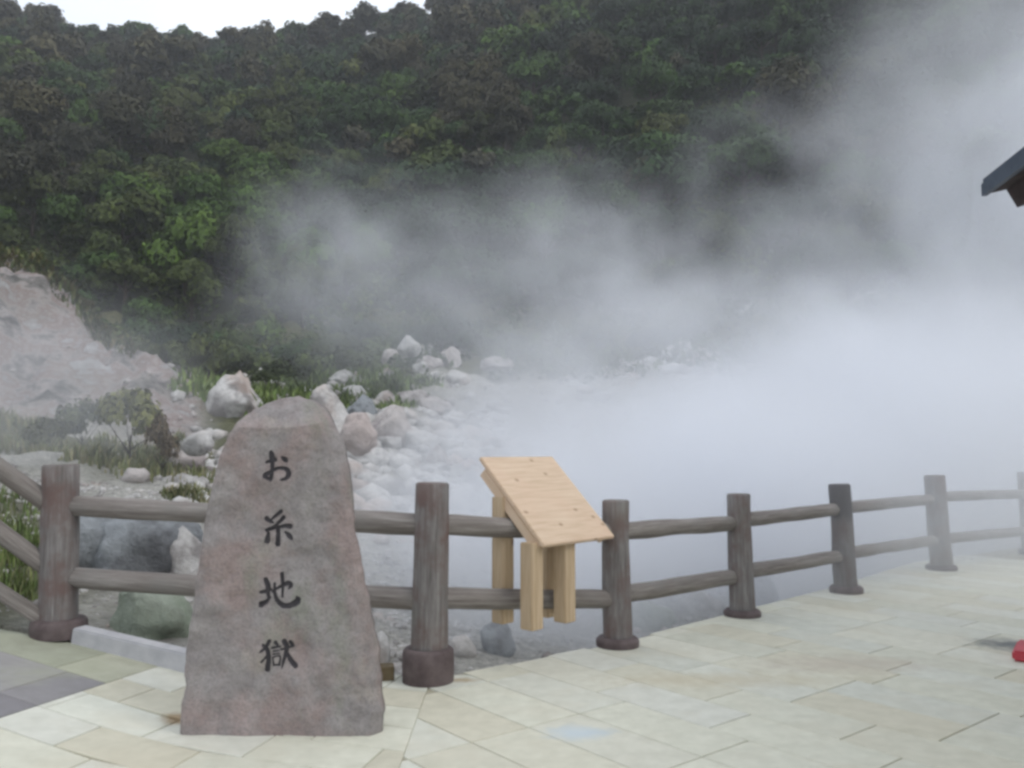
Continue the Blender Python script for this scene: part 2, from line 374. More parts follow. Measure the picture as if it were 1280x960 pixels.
def field(theta, row, length, bounds, seed, origin, e=None):
    """rows run along direction theta; bounds are half planes"""
    global tiles
    r = random.Random(seed)
    d = (math.cos(theta), math.sin(theta)); nn = e or (-d[1], d[0])
    for i in range(-26, 34):
        off = r.choice([0, .33, .5, .62]) * length
        for j in range(-14, 14):
            L = length
            u0, u1 = j * L + off, (j + 1) * L + off
            v0, v1 = i * row, (i + 1) * row
            p = [(origin[0] + d[0] * u + nn[0] * v, origin[1] + d[1] * u + nn[1] * v) for u, v in ((u0, v0), (u1, v0), (u1, v1), (u0, v1))]
            cx = sum(q[0] for q in p) / 4; cy = sum(q[1] for q in p) / 4
            if cy < 2.6 or cy > 15.5 or cx < -6 or cx > 10 or abs(cx) > cy * .66 + 1.1: continue
            for bd in bounds: p = clip_poly(p, *bd) if len(p) > 2 else p
            if len(p) < 3: continue
            # trim at the curved edge of the terrace, segment by segment
            segs = [(FENCE_EDGE[k], FENCE_EDGE[k + 1]) for k in range(len(FENCE_EDGE) - 1)]
            for (a, b_) in segs:
                if len(p) < 3: break
                mx_ = sum(q[0] for q in p) / len(p)
                if a[0] - .01 <= mx_ <= b_[0] + .01:
                    ex, ey = b_[0] - a[0], b_[1] - a[1]; l = math.hypot(ex, ey)
                    p = clip_poly(p, -ey / l, ex / l, (-ey * a[0] + ex * a[1]) / l)
            if len(p) < 3 or area(p) < .012: continue
            mx_ = sum(q[0] for q in p) / len(p); my_ = sum(q[1] for q in p) / len(p)
            if my_ > edge_y(mx_): continue
            if sum(p[k][0] * p[(k + 1) % len(p)][1] - p[(k + 1) % len(p)][0] * p[k][1] for k in range(len(p))) < 0: p = p[::-1]
            q0 = inset(p, .0042); q1 = inset(p, .007)
            lift = r.uniform(0, .0008)
            k = len(p); tz = lambda x: float(pave_z(x)) + lift
            V = [(a, b_, tz(a) - .03) for a, b_ in q0] + [(a, b_, tz(a) - .004) for a, b_ in q0] + [(a, b_, tz(a)) for a, b_ in q1]
            Fs = [(m, (m + 1) % k, k + (m + 1) % k, k + m) for m in range(k)] + [(k + m, k + (m + 1) % k, 2 * k + (m + 1) % k, 2 * k + m) for m in range(k)] + [tuple(range(2 * k, 3 * k))]
            slate = mx_ < -.52 and SL[0] * mx_ + SL[1] * my_ > SL[2]
            o = link('paving_stone', mesh('paving_stone', V, Fs, M['slate'] if slate else M['cream']), pav)
            c = r.choice(SLATES if slate else CREAMS); f = r.uniform(.94, 1.05)
            o.color = (c[0] * f, c[1] * f, c[2] * f, 1); tiles += 1
# the line where cream slabs give way to slate ones (photograph pixels (0,897), (187,836))
def on_pave(px, py):
    z = 0.0
    for _ in range(12): q = on_ground(px, py, z); z = .5 * z + .5 * float(pave_z(q.x))
    return q
pa, pb = on_pave(0, 897), on_pave(187, 836)
ex, ey = pb.x - pa.x, pb.y - pa.y; l = math.hypot(ex, ey); e1 = (ex / l, ey / l)
SL = (-ey / l, ex / l, (-ey * pa.x + ex * pa.y) / l)
ra_, rb_ = on_pave(56, 885), on_pave(266, 941); rc_ = on_pave(224, 881)
dl = math.hypot(rb_.x - ra_.x, rb_.y - ra_.y); d1 = ((rb_.x - ra_.x) / dl, (rb_.y - ra_.y) / dl)
cr_ = d1[0] * e1[1] - d1[1] * e1[0]                                # row pitch measured along the cross joints
w1 = abs(((rc_.x - ra_.x) * d1[1] - (rc_.y - ra_.y) * d1[0]) / cr_)
print('row', w1, d1, e1)
for side_ in (0, 1):
    bd = (SL[0], SL[1], SL[2]) if side_ == 0 else (-SL[0], -SL[1], -SL[2])
    field(math.atan2(d1[1], d1[0]), w1 if side_ else w1 * .62, .9 if side_ else .62, [(1, 0, -.5165), bd], 3 + side_, (ra_.x, ra_.y), e1)
ro_ = on_pave(705, 927)
field(math.radians(128.7), .37, .85, [(-1, 0, .5235)], 9, (ro_.x, ro_.y))

# ---------------------------------------------------------------- log fence
def tube(name, p0, p1, r0, r1, mat, seg=20, rings=8, wob=.006, seed=0, cap_bevel=.012):
    """a log as one mesh with its own frame: local z runs from p0 to p1"""
    p0, p1 = Vector(p0), Vector(p1); d = p1 - p0; L = d.length
    rr = random.Random(seed); V = []; Fs = []
    ph = rr.uniform(0, 9)
    zs = [0] + [L * i / rings for i in range(rings + 1)] + [L]
    rads = [0, 1] + [1] * (rings - 1) + [1, 0]
    prof = [(0, r0 - cap_bevel), (cap_bevel, r0)] + [(L * i / rings, r0 + (r1 - r0) * i / rings) for i in range(1, rings)] + [(L - cap_bevel, r1), (L, r1 - cap_bevel)]
    for z, r in prof:
        for k in range(seg):
            a = k / seg * 2 * math.pi
            w_ = wob * (mnoise.noise(Vector((math.cos(a) * 2.2 + ph, math.sin(a) * 2.2, z * 2.5 + ph))) * 1.6)
            V.append(((r + w_) * math.cos(a) + wob * math.sin(z * 2 + ph) * .6, (r + w_) * math.sin(a), z))
    m = len(prof)
    for i in range(m - 1):
        for k in range(seg): Fs.append((i * seg + k, i * seg + (k + 1) % seg, (i + 1) * seg + (k + 1) % seg, (i + 1) * seg + k))
    Fs.append(tuple(range(seg))[::-1]); Fs.append(tuple((m - 1) * seg + k for k in range(seg)))
    me = mesh(name, V, Fs, mat, True)
    q = d.to_track_quat('Z', 'Y'); return me, p0, q
def ring(name, r_in, r_out, hgt, mat, seg=28):
    b = .018; prof = [(r_out, 0), (r_out + .004, hgt * .5), (r_out, hgt - b), (r_out - b, hgt), (r_in, hgt), (r_in - .02, hgt - .01)]
    V = [(r * math.cos(k / seg * 2 * math.pi), r * math.sin(k / seg * 2 * math.pi), z) for r, z in prof for k in range(seg)]
    Fs = [(i * seg + k, i * seg + (k + 1) % seg, (i + 1) * seg + (k + 1) % seg, (i + 1) * seg + k) for i in range(len(prof) - 1) for k in range(seg)]
    return mesh(name, V, Fs, mat, True)
def place(name, t, parent, off=Vector((0, 0, 0))):
    me, p0, q = t; o = link(name, me, parent, p0 - off); o.rotation_mode = 'QUATERNION'; o.rotation_quaternion = q; return o
# name: (top px, top py, base py of ring front, base px, ground z, top width px, bottom width px, ring width px, ring height px)
POSTS = {
    'Z': None,
    'L': (76, 580, 801, 73, .20, 43, 44, 65, 22),
    'A': (541, 603, 858, 535, 0, 41, 47, 64, 40),
    'B': (769, 625, 812, 772, 0, 33, 36, 53, 11),
    'C': (923, 617, 773, 928, 0, 28, 31, 45, 8),
    'D': (1049, 605, 743, 1058, 0, 26, 28, 40, 8),
    'E': (1168, 594, 714, 1177, 0, 24, 26, 36, 6),
    'F': (1284, 590, 694, 1292, 0, 22, 24, 34, 6)}
PL = {'L': 'brown log post at the corner where the stair rails meet the fence', 'A': 'log post with a tall dark brown collar right of the engraved stone',
      'B': 'log post just right of the new wooden sign stand', 'C': 'log post on a flat collar, the first one past the post by the sign stand',
      'D': 'log post with a dark damp top, third from the right edge', 'E': 'pale steam-veiled log post, second from the right edge',
      'F': 'log post fading into steam at the right edge of the terrace'}
base = {}; depth = {}
for i, (k, v) in enumerate(POSTS.items()):
    if v is None: continue
    tx, ty, by, bx_, gz, tw, bw, rw, rh = v
    g0 = on_ground(bx_, by, gz); rr_ = rw * (g0.y) / F / 2
    Yc = g0.y + rr_ * .8; b0 = on_ground(bx_, by, gz); cx = (bx_ - 640) / F * Yc * 1.0
    bpt = Vector((at(bx_, by, Yc).x, Yc, gz)); tpt = at(tx, ty, Yc)
    base[k] = bpt; depth[k] = Yc
    ro = empty('fence_post', bpt); tag(ro, PL[k], 'fence post', 'log posts of the terrace fence')
    r0 = bw * Yc / F / 2; r1 = tw * Yc / F / 2
    place('log', tube('log', bpt - Vector((0, 0, .05)), tpt, r0, r1, M['damp' if k == 'D' else 'post'], 22, 9, .006, i), ro, bpt)
    c = link('collar', ring('collar', r0 * .98, rr_, rh * Yc / F, M['collar']), ro, (0, 0, 0))
# two more posts out of frame at the ends that carry the rails
zL = at(-135, 480, 5.35); bz = Vector((zL.x, 5.35, .80))
ro = empty('fence_post', bz); tag(ro, 'log post of the stair rail beyond the corner post', 'fence post', 'log posts of the terrace fence')
place('log', tube('log', bz - Vector((0, 0, .3)), Vector((zL.x, 5.35, zL.z + .15)), .115, .108, M['post'], 22, 9, .006, 40), ro, bz)
def rail(pa, pb, ra, rb, label, seed, grp='log rails of the terrace fence', mat='rail'):
    me, p0, q = tube('fence_rail', pa, pb, ra * 1.05, rb * 1.08, M[mat], 16, 10, .007, seed, .008)
    o = link('fence_rail', me, None, p0); o.rotation_mode = 'QUATERNION'; o.rotation_quaternion = q
    return tag(o, label, 'fence rail', grp)
def rp(k, px, py): return at(px, py, depth[k] if isinstance(k, str) else k)
R = .064
# (post a, px, py) -> (post b, px, py)
rail(rp('L', 86, 632), rp('A', 535, 656.5), .066, .064, 'upper brown rail passing behind the engraved stone from the corner post', 1)
rail(rp('L', 86, 721.5), rp('A', 530, 750), .066, .066, 'lower brown rail passing behind the engraved stone from the corner post', 2)
rail(rp('A', 545, 655.5), rp('B', 765, 665), .064, .060, 'upper rail running behind the board of the wooden sign stand', 3)
rail(rp('A', 545, 748), rp('B', 765, 749), .066, .062, 'lower rail gripped between the legs of the wooden sign stand', 4)
rail(rp('B', 775, 664), rp('C', 918, 654), .064, .062, 'upper rail between the post by the sign stand and the next post right', 5)
rail(rp('B', 775, 744), rp('C', 918, 720.5), .064, .062, 'lower rail between the post by the sign stand and the next post right', 6)
rail(rp('C', 930, 650), rp('D', 1047, 636.5), .062, .060, 'upper rail ending at the log post with the dark damp top, from the left', 7)
rail(rp('C', 932, 714.5), rp('D', 1050, 695), .062, .060, 'lower rail ending at the log post with the dark damp top, from the left', 8)
rail(rp('D', 1052, 635), rp('E', 1166, 624), .060, .058, 'upper rail right of the log post with the dark damp top', 9)
rail(rp('D', 1055, 692), rp('E', 1170, 675), .060, .058, 'lower rail right of the log post with the dark damp top', 10)
rail(rp('E', 1170, 621), rp('F', 1284, 617), .060, .058, 'upper steam-veiled rail reaching the right edge', 11)
rail(rp('E', 1174, 674), rp('F', 1288, 663), .060, .058, 'lower steam-veiled rail reaching the right edge', 12)
rail(rp('L', 66, 634), rp(5.35, -135, 487), .058, .060, 'upper pale handrail sloping down to the corner post from the left', 13)
rail(rp('L', 66, 714), rp(5.35, -135, 568), .056, .060, 'middle handrail sloping down to the corner post from the left', 14)

def box_mesh(name, size, mat, bevel=.004, org=(0, 0, 0)):
    bm = bmesh.new(); bmesh.ops.create_cube(bm, size=1)
    for v in bm.verts: v.co = Vector((v.co.x * size[0] + org[0], v.co.y * size[1] + org[1], v.co.z * size[2] + org[2]))
    if bevel: bmesh.ops.bevel(bm, geom=bm.edges[:], offset=bevel, segments=2, affect='EDGES')
    return from_bm(name, bm, mat)
def beam(name, p0, p1, w_, h_, mat, parent=None, bevel=.006):
    p0, p1 = Vector(p0), Vector(p1); d = p1 - p0; L = d.length
    me = box_mesh(name, (w_, h_, L), mat, bevel, (0, 0, L / 2))
    o = link(name, me, parent, p0); o.rotation_mode = 'QUATERNION'; o.rotation_quaternion = d.to_track_quat('Z', 'Y'); return o
o = beam('stair_string', at(58, 777, 5.80), at(-135, 652, 5.3), .075, .095, M['rail'], None, .012)
tag(o, 'low timber bar sloping down to the foot of the corner post', 'timber bar')
k0, k1 = at(97, 795, 5.78), at(300, 842, 5.42)
o = beam('kerb_beam', k0, k1, .12, .13, M['concrete'], None, .01); tag(o, 'pale concrete kerb beam between the corner post and the engraved stone', 'kerb')
b0 = on_ground(480, 851); o = link('wood_block', box_mesh('wood_block', (.09, .12, .085), M['block'], .004, (0, 0, .0425)), None, (b0.x + .01, b0.y + .05, 0.0))
o.rotation_euler = (0, 0, .2); tag(o, 'small brown wood block on the paving between the engraved stone and the tall collar', 'wood block')

# ---------------------------------------------------------------- engraved stone
SY = 4.42                                                         # depth of the front face
org = Vector((at(345, 908, SY).x, SY, 0.0))
LEFT = [(222, 906), (223, 880), (228, 858), (226, 845), (231, 815), (236, 780), (241, 735), (247, 690), (253, 650), (262, 610), (268, 583), (275, 562), (283, 543), (293, 527), (306, 513), (322, 503), (338, 496), (356, 494)]
RIGHT = [(472, 915), (478, 892), (473, 868), (471, 850), (469, 820), (464, 785), (458, 752), (452, 718), (446, 680), (440, 645), (434, 610), (431, 580), (426, 560), (419, 543), (410, 524), (399, 509), (384, 499), (368, 495)]
def resample(pts, n):
    P = np.array([[at(a, b_, SY).x - org.x, at(a, b_, SY).z] for a, b_ in pts]); d = np.r_[0, np.cumsum(np.hypot(*np.diff(P, axis=0).T))]
    t = np.linspace(0, d[-1], n); return np.stack([np.interp(t, d, P[:, 0]), np.interp(t, d, P[:, 1])], -1)
NR, NF, NB_ = 340, 220, 56
FACET_Z = at(345, 531, SY).z
Lp, Rp = resample(LEFT, NR), resample(RIGHT, NR)
STROKES = {  # photograph pixels *6.4 from (300, y0): polylines of (x, y, brush width)
 550: [[[(210,178,14),(240,168,20),(285,158,24)], [(252,98,22),(258,130,34),(262,200,24),(259,260,24),(250,318,20)], [(250,318,18),(215,302,20),(200,285,24),(225,268,24),(262,248,20),(300,228,18),(345,224,20),(382,240,26),(394,270,28),(377,305,24),(335,318,12)], [(340,138,12),(365,155,28),(380,170,14)]],
       [[(322,572,22),(290,600,20),(250,632,14)], [(205,630,28),(235,650,20),(262,664,12)], [(342,620,26),(315,650,20),(270,690,16),(200,724,18)], [(200,726,18),(300,700,18),(350,690,22),(398,692,28)], [(295,700,26),(296,760,24),(293,838,30)], [(218,748,18),(208,812,30)], [(355,738,14),(390,768,28),(410,792,16)]]],
 700: [[[(200,158,24),(218,210,28),(216,260,22),(222,310,16)], [(160,262,18),(210,252,20),(242,238,14)], [(160,362,34),(200,338,22),(238,300,10)], [(250,258,14),(300,225,16),(368,192,26),(398,206,26),(380,236,12)], [(325,115,22),(330,180,20),(330,300,14)], [(268,192,14),(270,270,18),(290,330,24),(340,370,30),(400,366,30),(455,332,36),(444,298,8)]],
       [[(228,655,22),(200,702,20),(158,742,12)], [(180,690,20),(212,722,24),(222,800,26),(209,885,28)], [(222,760,14),(162,825,12)], [(276,664,20),(294,686,14)], [(248,708,13),(314,698,13)], [(256,736,9),(306,729,9)], [(256,760,9),(306,754,9)], [(256,784,10),(262,850,11)], [(256,784,10),(312,777,11),(307,850,11)], [(262,848,11),(308,845,11)], [(325,722,14),(412,700,15)], [(345,655,26),(365,702,26),(347,790,20),(325,872,10)], [(362,742,14),(395,810,26),(432,856,28)], [(392,662,20),(412,692,20)]]]}
def catmull(pts, sub=7):
    P = [np.array(p, float) for p in pts]; P = [2 * P[0] - P[1]] + P + [2 * P[-1] - P[-2]]; out = []
    for i in range(1, len(P) - 2):
        for s in range(sub):
            t = s / sub; a, b_, c, d = P[i - 1], P[i], P[i + 1], P[i + 2]
            out.append(.5 * ((2 * b_) + (-a + c) * t + (2 * a - 5 * b_ + 4 * c - d) * t * t + (-a + 3 * b_ - 3 * c + d) * t ** 3))
    out.append(P[-2]); return np.array(out)
chars = []                                                         # each: list of (k,3) arrays x, z, radius in metres
mpp = SY / F / 6.4
for y0, two in STROKES.items():
    for ch in two:
        cs = []
        for st in ch:
            c = catmull(st); q = [at(300 + a / 6.4, y0 + b_ / 6.4, SY) for a, b_, _ in c]
            cs.append(np.array([[v.x - org.x, v.z, w_ * mpp * .76] for v, (_, _, w_) in zip(q, c)]))
        chars.append(cs)
def carve_depth(x, z):
    """metres inside the brush strokes, negative outside (distance to the union of discs)"""
    best = np.full(x.shape, -1.0)
    for cs in chars:
        allp = np.concatenate(cs); m = (x > allp[:, 0].min() - .03) & (x < allp[:, 0].max() + .03) & (z > allp[:, 1].min() - .03) & (z < allp[:, 1].max() + .03)
        if not m.any(): continue
        xs, zs = x[m], z[m]; b_ = best[m]
        for s in cs:
            for a, c, r in s: b_ = np.maximum(b_, r - np.hypot(xs - a, zs - c))
        best[m] = b_
    return best
def face_y(x, z):
    """front surface relief, metres towards the back"""
    return fbm(x + 5, z, 5, 2.2) * .05 + fbm(x + 9, z + 4, 4, 9) * .012 + .018 * np.abs(vnoise(x * 3.1 + 7, z * 1.3 + 3)) 
uf = np.linspace(0, 1, NF); ub = np.linspace(1, 0, NB_ + 2)[1:-1]
rows = []
for i in range(NR):
    a, b_ = Lp[i], Rp[i]; wd = b_[0] - a[0]; t = i / (NR - 1)
    topf = math.sqrt(max(0.0, 1 - max(0, (t - .80) / .2) ** 2)) if t > .8 else 1
    D = .34 * (1 - .2 * t) * max(topf, .55)
    X_ = a[0] + wd * uf; Z_ = a[1] + (b_[1] - a[1]) * uf
    e = np.abs(uf * 2 - 1); rc = np.minimum(1, (1 - e) * wd / .075) ; rnd_ = .045 * (1 - np.sqrt(np.clip(1 - (1 - rc) ** 2, 0, 1)))
    Yf = face_y(X_, Z_) * np.clip(rc * 2, .2, 1) + rnd_ + np.clip(Z_ - (FACET_Z + .05 * (X_ - .05) + fbm(X_ * 4, X_ * 0 + 3, 3, 1) * .02), 0, 1) * .75 + np.clip(X_ - (b_[0] - .05 - .02 * math.sin(t * 9)), 0, 1) * 1.1
    cd = carve_depth(X_, Z_); Yf = Yf + np.clip(cd * .8, 0, .006)
    edge = fbm(np.array([X_[0], X_[-1]]) * 3 + 2, np.array([Z_[0], Z_[-1]]), 5, 7) * .022
    X_ = X_ + edge[0] * np.clip(1 - uf * 10, 0, 1) + edge[1] * np.clip(1 - (1 - uf) * 10, 0, 1)
    XB = a[0] + wd * ub; ZB = a[1] + (b_[1] - a[1]) * ub
    eb = np.abs(ub * 2 - 1); YB = D * (1 - .9 * np.clip((eb - .55) / .45, 0, 1) ** 2.6) + fbm(XB * 2 + 31, ZB * 2, 4, 3) * .04 * (1 - eb ** 4)
    rows.append(np.stack([np.r_[X_, XB], np.r_[Yf, np.maximum(YB, .05 + np.max(Yf) * (1 if t > .8 else 0))], np.r_[Z_, ZB]], -1))
G = np.array(rows); G[0, :, 2] = -.03
NC = NF + NB_
ii = np.arange(NR - 1)[:, None] * NC + np.arange(NC)[None, :]; jj = np.arange(NR - 1)[:, None] * NC + (np.arange(NC)[None, :] + 1) % NC
Fq = np.stack([ii, jj, jj + NC, ii + NC], -1).reshape(-1, 4)
cidx = len(G.reshape(-1, 3))
last = np.arange(NC) + (NR - 1) * NC
top = np.concatenate([G.reshape(-1, 3), G[-1].mean(0)[None]])
Ft = np.stack([last, np.roll(last, -1), np.full(NC, cidx), np.full(NC, cidx)], -1)
bmv = np_mesh('engraved_stone', top, np.concatenate([Fq, Ft[:, [0, 1, 2, 2]]]) if False else Fq, M['stone'], True)
stone = link('engraved_stone', bmv, None, org)
capm = np_mesh('stone_cap', np.concatenate([G[-1], G[-1].mean(0)[None] + np.array([[0, 0, .012]])]), np.stack([np.arange(NC), (np.arange(NC) + 1) % NC, np.full(NC, NC)], -1), M['stone'], True)
# join the little cap into the stone
bm = bmesh.new(); bm.from_mesh(bmv); bm.from_mesh(capm); bmesh.ops.remove_doubles(bm, verts=bm.verts, dist=.0002); bm.to_mesh(bmv); bm.free(); bpy.data.meshes.remove(capm); bmv.shade_smooth()
tag(stone, 'tall standing stone of pinkish grey rock engraved with four dark characters', 'engraved stone')
# the paint in the grooves: one part per character, lying on the floor of its groove
CH_LABEL = ['dark engraved hiragana character お, topmost on the stone', 'dark engraved character 糸, second from the top', 'dark engraved character 地, third from the top', 'dark engraved character 獄, lowest on the stone']
for cs, lab in zip(chars, CH_LABEL):
    allp = np.concatenate(cs); st = .0016
    xs = np.arange(allp[:, 0].min() - .012, allp[:, 0].max() + .014, st); zs = np.arange(allp[:, 1].min() - .012, allp[:, 1].max() + .014, st)
    XX, ZZ = np.meshgrid(xs, zs); jit = fbm(XX, ZZ, 3, 90) * .0016
    cd = carve_depth(XX, ZZ) + jit
    # groove floor as the coarse stone mesh interpolates it, lifted a hair towards the viewer
    fy = face_y(XX, ZZ) + np.clip(carve_depth(XX, ZZ) * .8, 0, .006) - .0022
    inside = cd > 0; nx_ = len(xs)
    quad = inside[:-1, :-1] & inside[1:, :-1] & inside[:-1, 1:] & inside[1:, 1:]
    r_, c_ = np.nonzero(quad); i0 = r_ * nx_ + c_
    Fq2 = np.stack([i0, i0 + 1, i0 + nx_ + 1, i0 + nx_], -1)
    used, inv = np.unique(Fq2.ravel(), return_inverse=True)
    V = np.stack([XX.ravel(), fy.ravel(), ZZ.ravel()], -1)[used]
    o = link('engraved_character', np_mesh('engraved_character', V, inv.reshape(-1, 4), M['paint'], True), stone); o['label'] = lab

# ---------------------------------------------------------------- sign stand of new wood
TH = .85
u = Vector((math.cos(TH), math.sin(TH), 0)); vh = Vector((-math.sin(TH), math.cos(TH), 0)); tl = .784
vv = vh * math.cos(tl) + Vector((0, 0, math.sin(tl)))
LL = Vector((.214, 5.6, .836)); W_, L_ = .817, .824
stand = empty('sign_stand', (LL.x, LL.y, .28)); tag(stand, 'new pale pine sign stand with sloping blank board straddling the fence rails', 'sign stand')
off = Vector((LL.x, LL.y, .28))
nrm = u.cross(vv)
import mathutils
def oriented(name, origin, ax, ay, az, size, mat, bevel=.004, corner=True):
    me = box_mesh(name, size, mat, bevel, (size[0] / 2, size[1] / 2, size[2] / 2))
    o = link(name, me, stand, origin - off)
    o.rotation_euler = mathutils.Matrix((ax, ay, az)).transposed().to_euler(); return o
oriented('sign_board', LL - nrm * .03, u, vv, nrm, (W_, L_, .03), M['pine'], .005)
oriented('side_batten', LL - nrm * .10 + vv * .03 + u * .03, vv, -u, nrm, (L_ - .12, .03, .068), M['pine'], .004).location += Vector((0, 0, 0))
oriented('side_batten', LL - nrm * .10 + vv * .03 + u * (W_ - .05), vv, -u, nrm, (L_ - .12, .03, .068), M['pine'], .004)
oriented('cross_batten', LL - nrm * .078 + vv * .10 + u * .065, u, vv, nrm, (W_ - .13, .05, .046), M['pine'], .004)
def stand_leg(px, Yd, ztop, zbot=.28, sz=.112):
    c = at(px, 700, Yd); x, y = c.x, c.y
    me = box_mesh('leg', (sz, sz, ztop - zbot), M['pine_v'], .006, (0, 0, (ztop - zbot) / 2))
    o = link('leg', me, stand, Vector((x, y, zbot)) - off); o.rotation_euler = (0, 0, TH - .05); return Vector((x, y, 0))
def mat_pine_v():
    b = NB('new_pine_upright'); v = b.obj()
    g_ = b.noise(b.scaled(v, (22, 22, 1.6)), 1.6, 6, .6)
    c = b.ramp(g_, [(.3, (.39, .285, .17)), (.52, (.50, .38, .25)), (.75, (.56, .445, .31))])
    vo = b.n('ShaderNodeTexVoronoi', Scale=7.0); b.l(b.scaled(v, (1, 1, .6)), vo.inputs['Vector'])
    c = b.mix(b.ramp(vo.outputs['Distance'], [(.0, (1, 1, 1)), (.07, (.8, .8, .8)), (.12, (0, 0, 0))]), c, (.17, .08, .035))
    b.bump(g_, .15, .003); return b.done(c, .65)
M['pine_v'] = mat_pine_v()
def board_under(x, y):
    d = (Vector((x, y, 0)) - Vector((LL.x, LL.y, 0))).dot(vh); return LL.z + d * math.tan(tl)
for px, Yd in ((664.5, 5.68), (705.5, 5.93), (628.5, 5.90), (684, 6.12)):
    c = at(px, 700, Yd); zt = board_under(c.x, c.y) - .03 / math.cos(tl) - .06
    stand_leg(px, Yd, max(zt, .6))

# ---------------------------------------------------------------- boulders
def boulder_mesh(name, seed, size, mat, cuts=5, sub=4, rough=.22, flat=.0):
    rr = random.Random(seed); bm = bmesh.new(); bmesh.ops.create_icosphere(bm, subdivisions=sub, radius=1)
    planes = [(Vector((rr.uniform(-1, 1), rr.uniform(-1, 1), rr.uniform(-.6, 1))).normalized(), rr.uniform(.55, .88)) for _ in range(cuts)]
    ofs = Vector((rr.uniform(0, 90), rr.uniform(0, 90), rr.uniform(0, 90)))
    for v in bm.verts:
        p = v.co.copy()
        for nrm_, d in planes:
            t = p.dot(nrm_)
            if t > d: p -= nrm_ * (t - d) * .93
        nz = mnoise.fractal(p * 1.5 + ofs, 1.0, 2.1, 5); p *= 1 + nz * rough
        nz2 = mnoise.noise(p * 7 + ofs); p *= 1 + nz2 * .025
        v.co = Vector((p.x * size[0], p.y * size[1], p.z * size[2]))
    return from_bm(name, bm, mat, True)
# (px left, px right, py top, py bottom, depth, material, seed, label)
BL = [
 (262, 326, 468, 527, 15.5, 'boulder', 3, 'angular white boulder with a dark undercut left behind the top of the engraved stone'),
 (385, 442, 486, 560, 14.5, 'boulder', 5, 'large pale boulder emerging right of the top of the engraved stone'),
 (428, 470, 520, 560, 13.6, 'pinkrock', 6, 'dull grey rock in light steam at the shoulder of the engraved stone'),
 (464, 514, 510, 556, 15.2, 'pinkrock', 8, 'rounded pinkish boulder at the edge of the steam'),
 (497, 524, 418, 444, 27, 'boulder', 9, 'topmost bright white boulder of the heap below the trees'),
 (479, 507, 436, 460, 26.4, 'pinkrock', 10, 'brownish boulder touching the topmost white boulder from the left'),
 (514, 536, 452, 472, 25.6, 'boulder', 11, 'white boulder just below the topmost one of the heap'),
 (532, 550, 462, 478, 25.0, 'boulder', 12, 'small white boulder at the lower right of the heap'),
 (548, 576, 434, 462, 28.5, 'pinkrock', 13, 'upright grey boulder right of the topmost white one, in steam'),
 (472, 492, 461, 476, 25.0, 'boulder', 14, 'small grey boulder left of the heap beside the bright grass'),
 (520, 552, 446, 466, 27.6, 'pinkrock', 15, 'grey boulder wedged between the white ones of the heap'),
 (553, 584, 465, 484, 25.5, 'boulder', 16, 'pale boulder right of the heap, half lost in steam'),
 (466, 496, 489, 508, 20.5, 'boulder', 17, 'low bright boulder below the bright grass'),
 (492, 534, 486, 512, 20.5, 'pinkrock', 18, 'broad grey boulder right of the low bright boulder'),
 (424, 458, 484, 506, 19.0, 'boulder', 19, 'pale flat boulder behind the large pale boulder'),
 (436, 468, 498, 526, 17.5, 'darkrock', 20, 'dark boulder in a hollow between pale rocks'),
 (604, 640, 446, 466, 30.5, 'pinkrock', 21, 'faint boulder showing through steam below the dark trees'),
 (735, 770, 432, 455, 30.5, 'boulder', 22, 'faint pale boulder above the dense steam, left one of two'),
 (826, 905, 428, 462, 30.5, 'boulder', 23, 'long pale boulder above the dense steam'),
 (205, 254, 560, 590, 11.2, 'pinkrock', 24, 'smooth grey boulder lying on pale gravel left of the engraved stone'),
 (108, 240, 648, 742, 7.6, 'darkrock', 25, 'big dark wet boulder behind the rails left of the engraved stone'),
 (60, 150, 650, 735, 7.9, 'darkrock', 26, 'bluish grey boulder behind the corner post'),
 (214, 262, 662, 745, 7.2, 'boulder', 27, 'white upright rock touching the edge of the engraved stone behind the rails'),
 (128, 232, 742, 806, 6.5, 'greenrock', 28, 'mossy green grey boulder just behind the kerb beam'),
 (600, 642, 780, 822, 6.55, 'darkrock', 29, 'small dark rock at the paving edge below the sign stand'),
 (562, 592, 797, 824, 6.35, 'boulder', 30, 'small white rock at the paving edge right of the tall collar'),
 (466, 486, 792, 832, 6.0, 'boulder', 31, 'mossy white rock right of the foot of the engraved stone'),
 (938, 968, 714, 768, 8.75, 'darkrock', 32, 'dark rock standing at the paving edge between two right-hand posts'),
 (396, 426, 484, 506, 19, 'boulder', 41, 'narrow pale rock leaning on the back of the large pale boulder'),
 (440, 478, 530, 552, 15.5, 'boulder', 42, 'flat whitish rock in front of the rounded pinkish boulder'),
 (522, 560, 498, 520, 19.5, 'pinkrock', 43, 'wide grey rock at the left border of the dense steam'),
 (228, 264, 536, 564, 12.0, 'boulder', 44, 'pale yellowish rock close to the left flank of the engraved stone'),
 (500, 546, 540, 566, 13.8, 'boulder', 45, 'fogged pale rock low at the left border of the dense steam'),
 (436, 482, 558, 584, 12.2, 'boulder', 46, 'fogged pale rock just above the upper rail right of the engraved stone'),
 (150, 186, 586, 606, 10.2, 'pinkrock', 47, 'small grey rock lying on pale gravel above the upper rail'),
 (412, 440, 462, 482, 23, 'boulder', 48, 'small pale rock amid the bright grass below the trees'),
 (788, 838, 752, 790, 7.9, 'greenrock', 33, 'pale green rock at the paving edge right of the sign stand'),
 (852, 900, 738, 776, 8.6, 'boulder', 34, 'white rock at the paving edge left of the steam-veiled posts'),
]
def foot_depth(px, py, guess):
    best = guess; q = guess * .72
    while q < guess * 1.35:
        p = at(px, py, q)
        if p.z < float(terrain(p.x, p.y)) + .0: return q
        q += .05
    return None
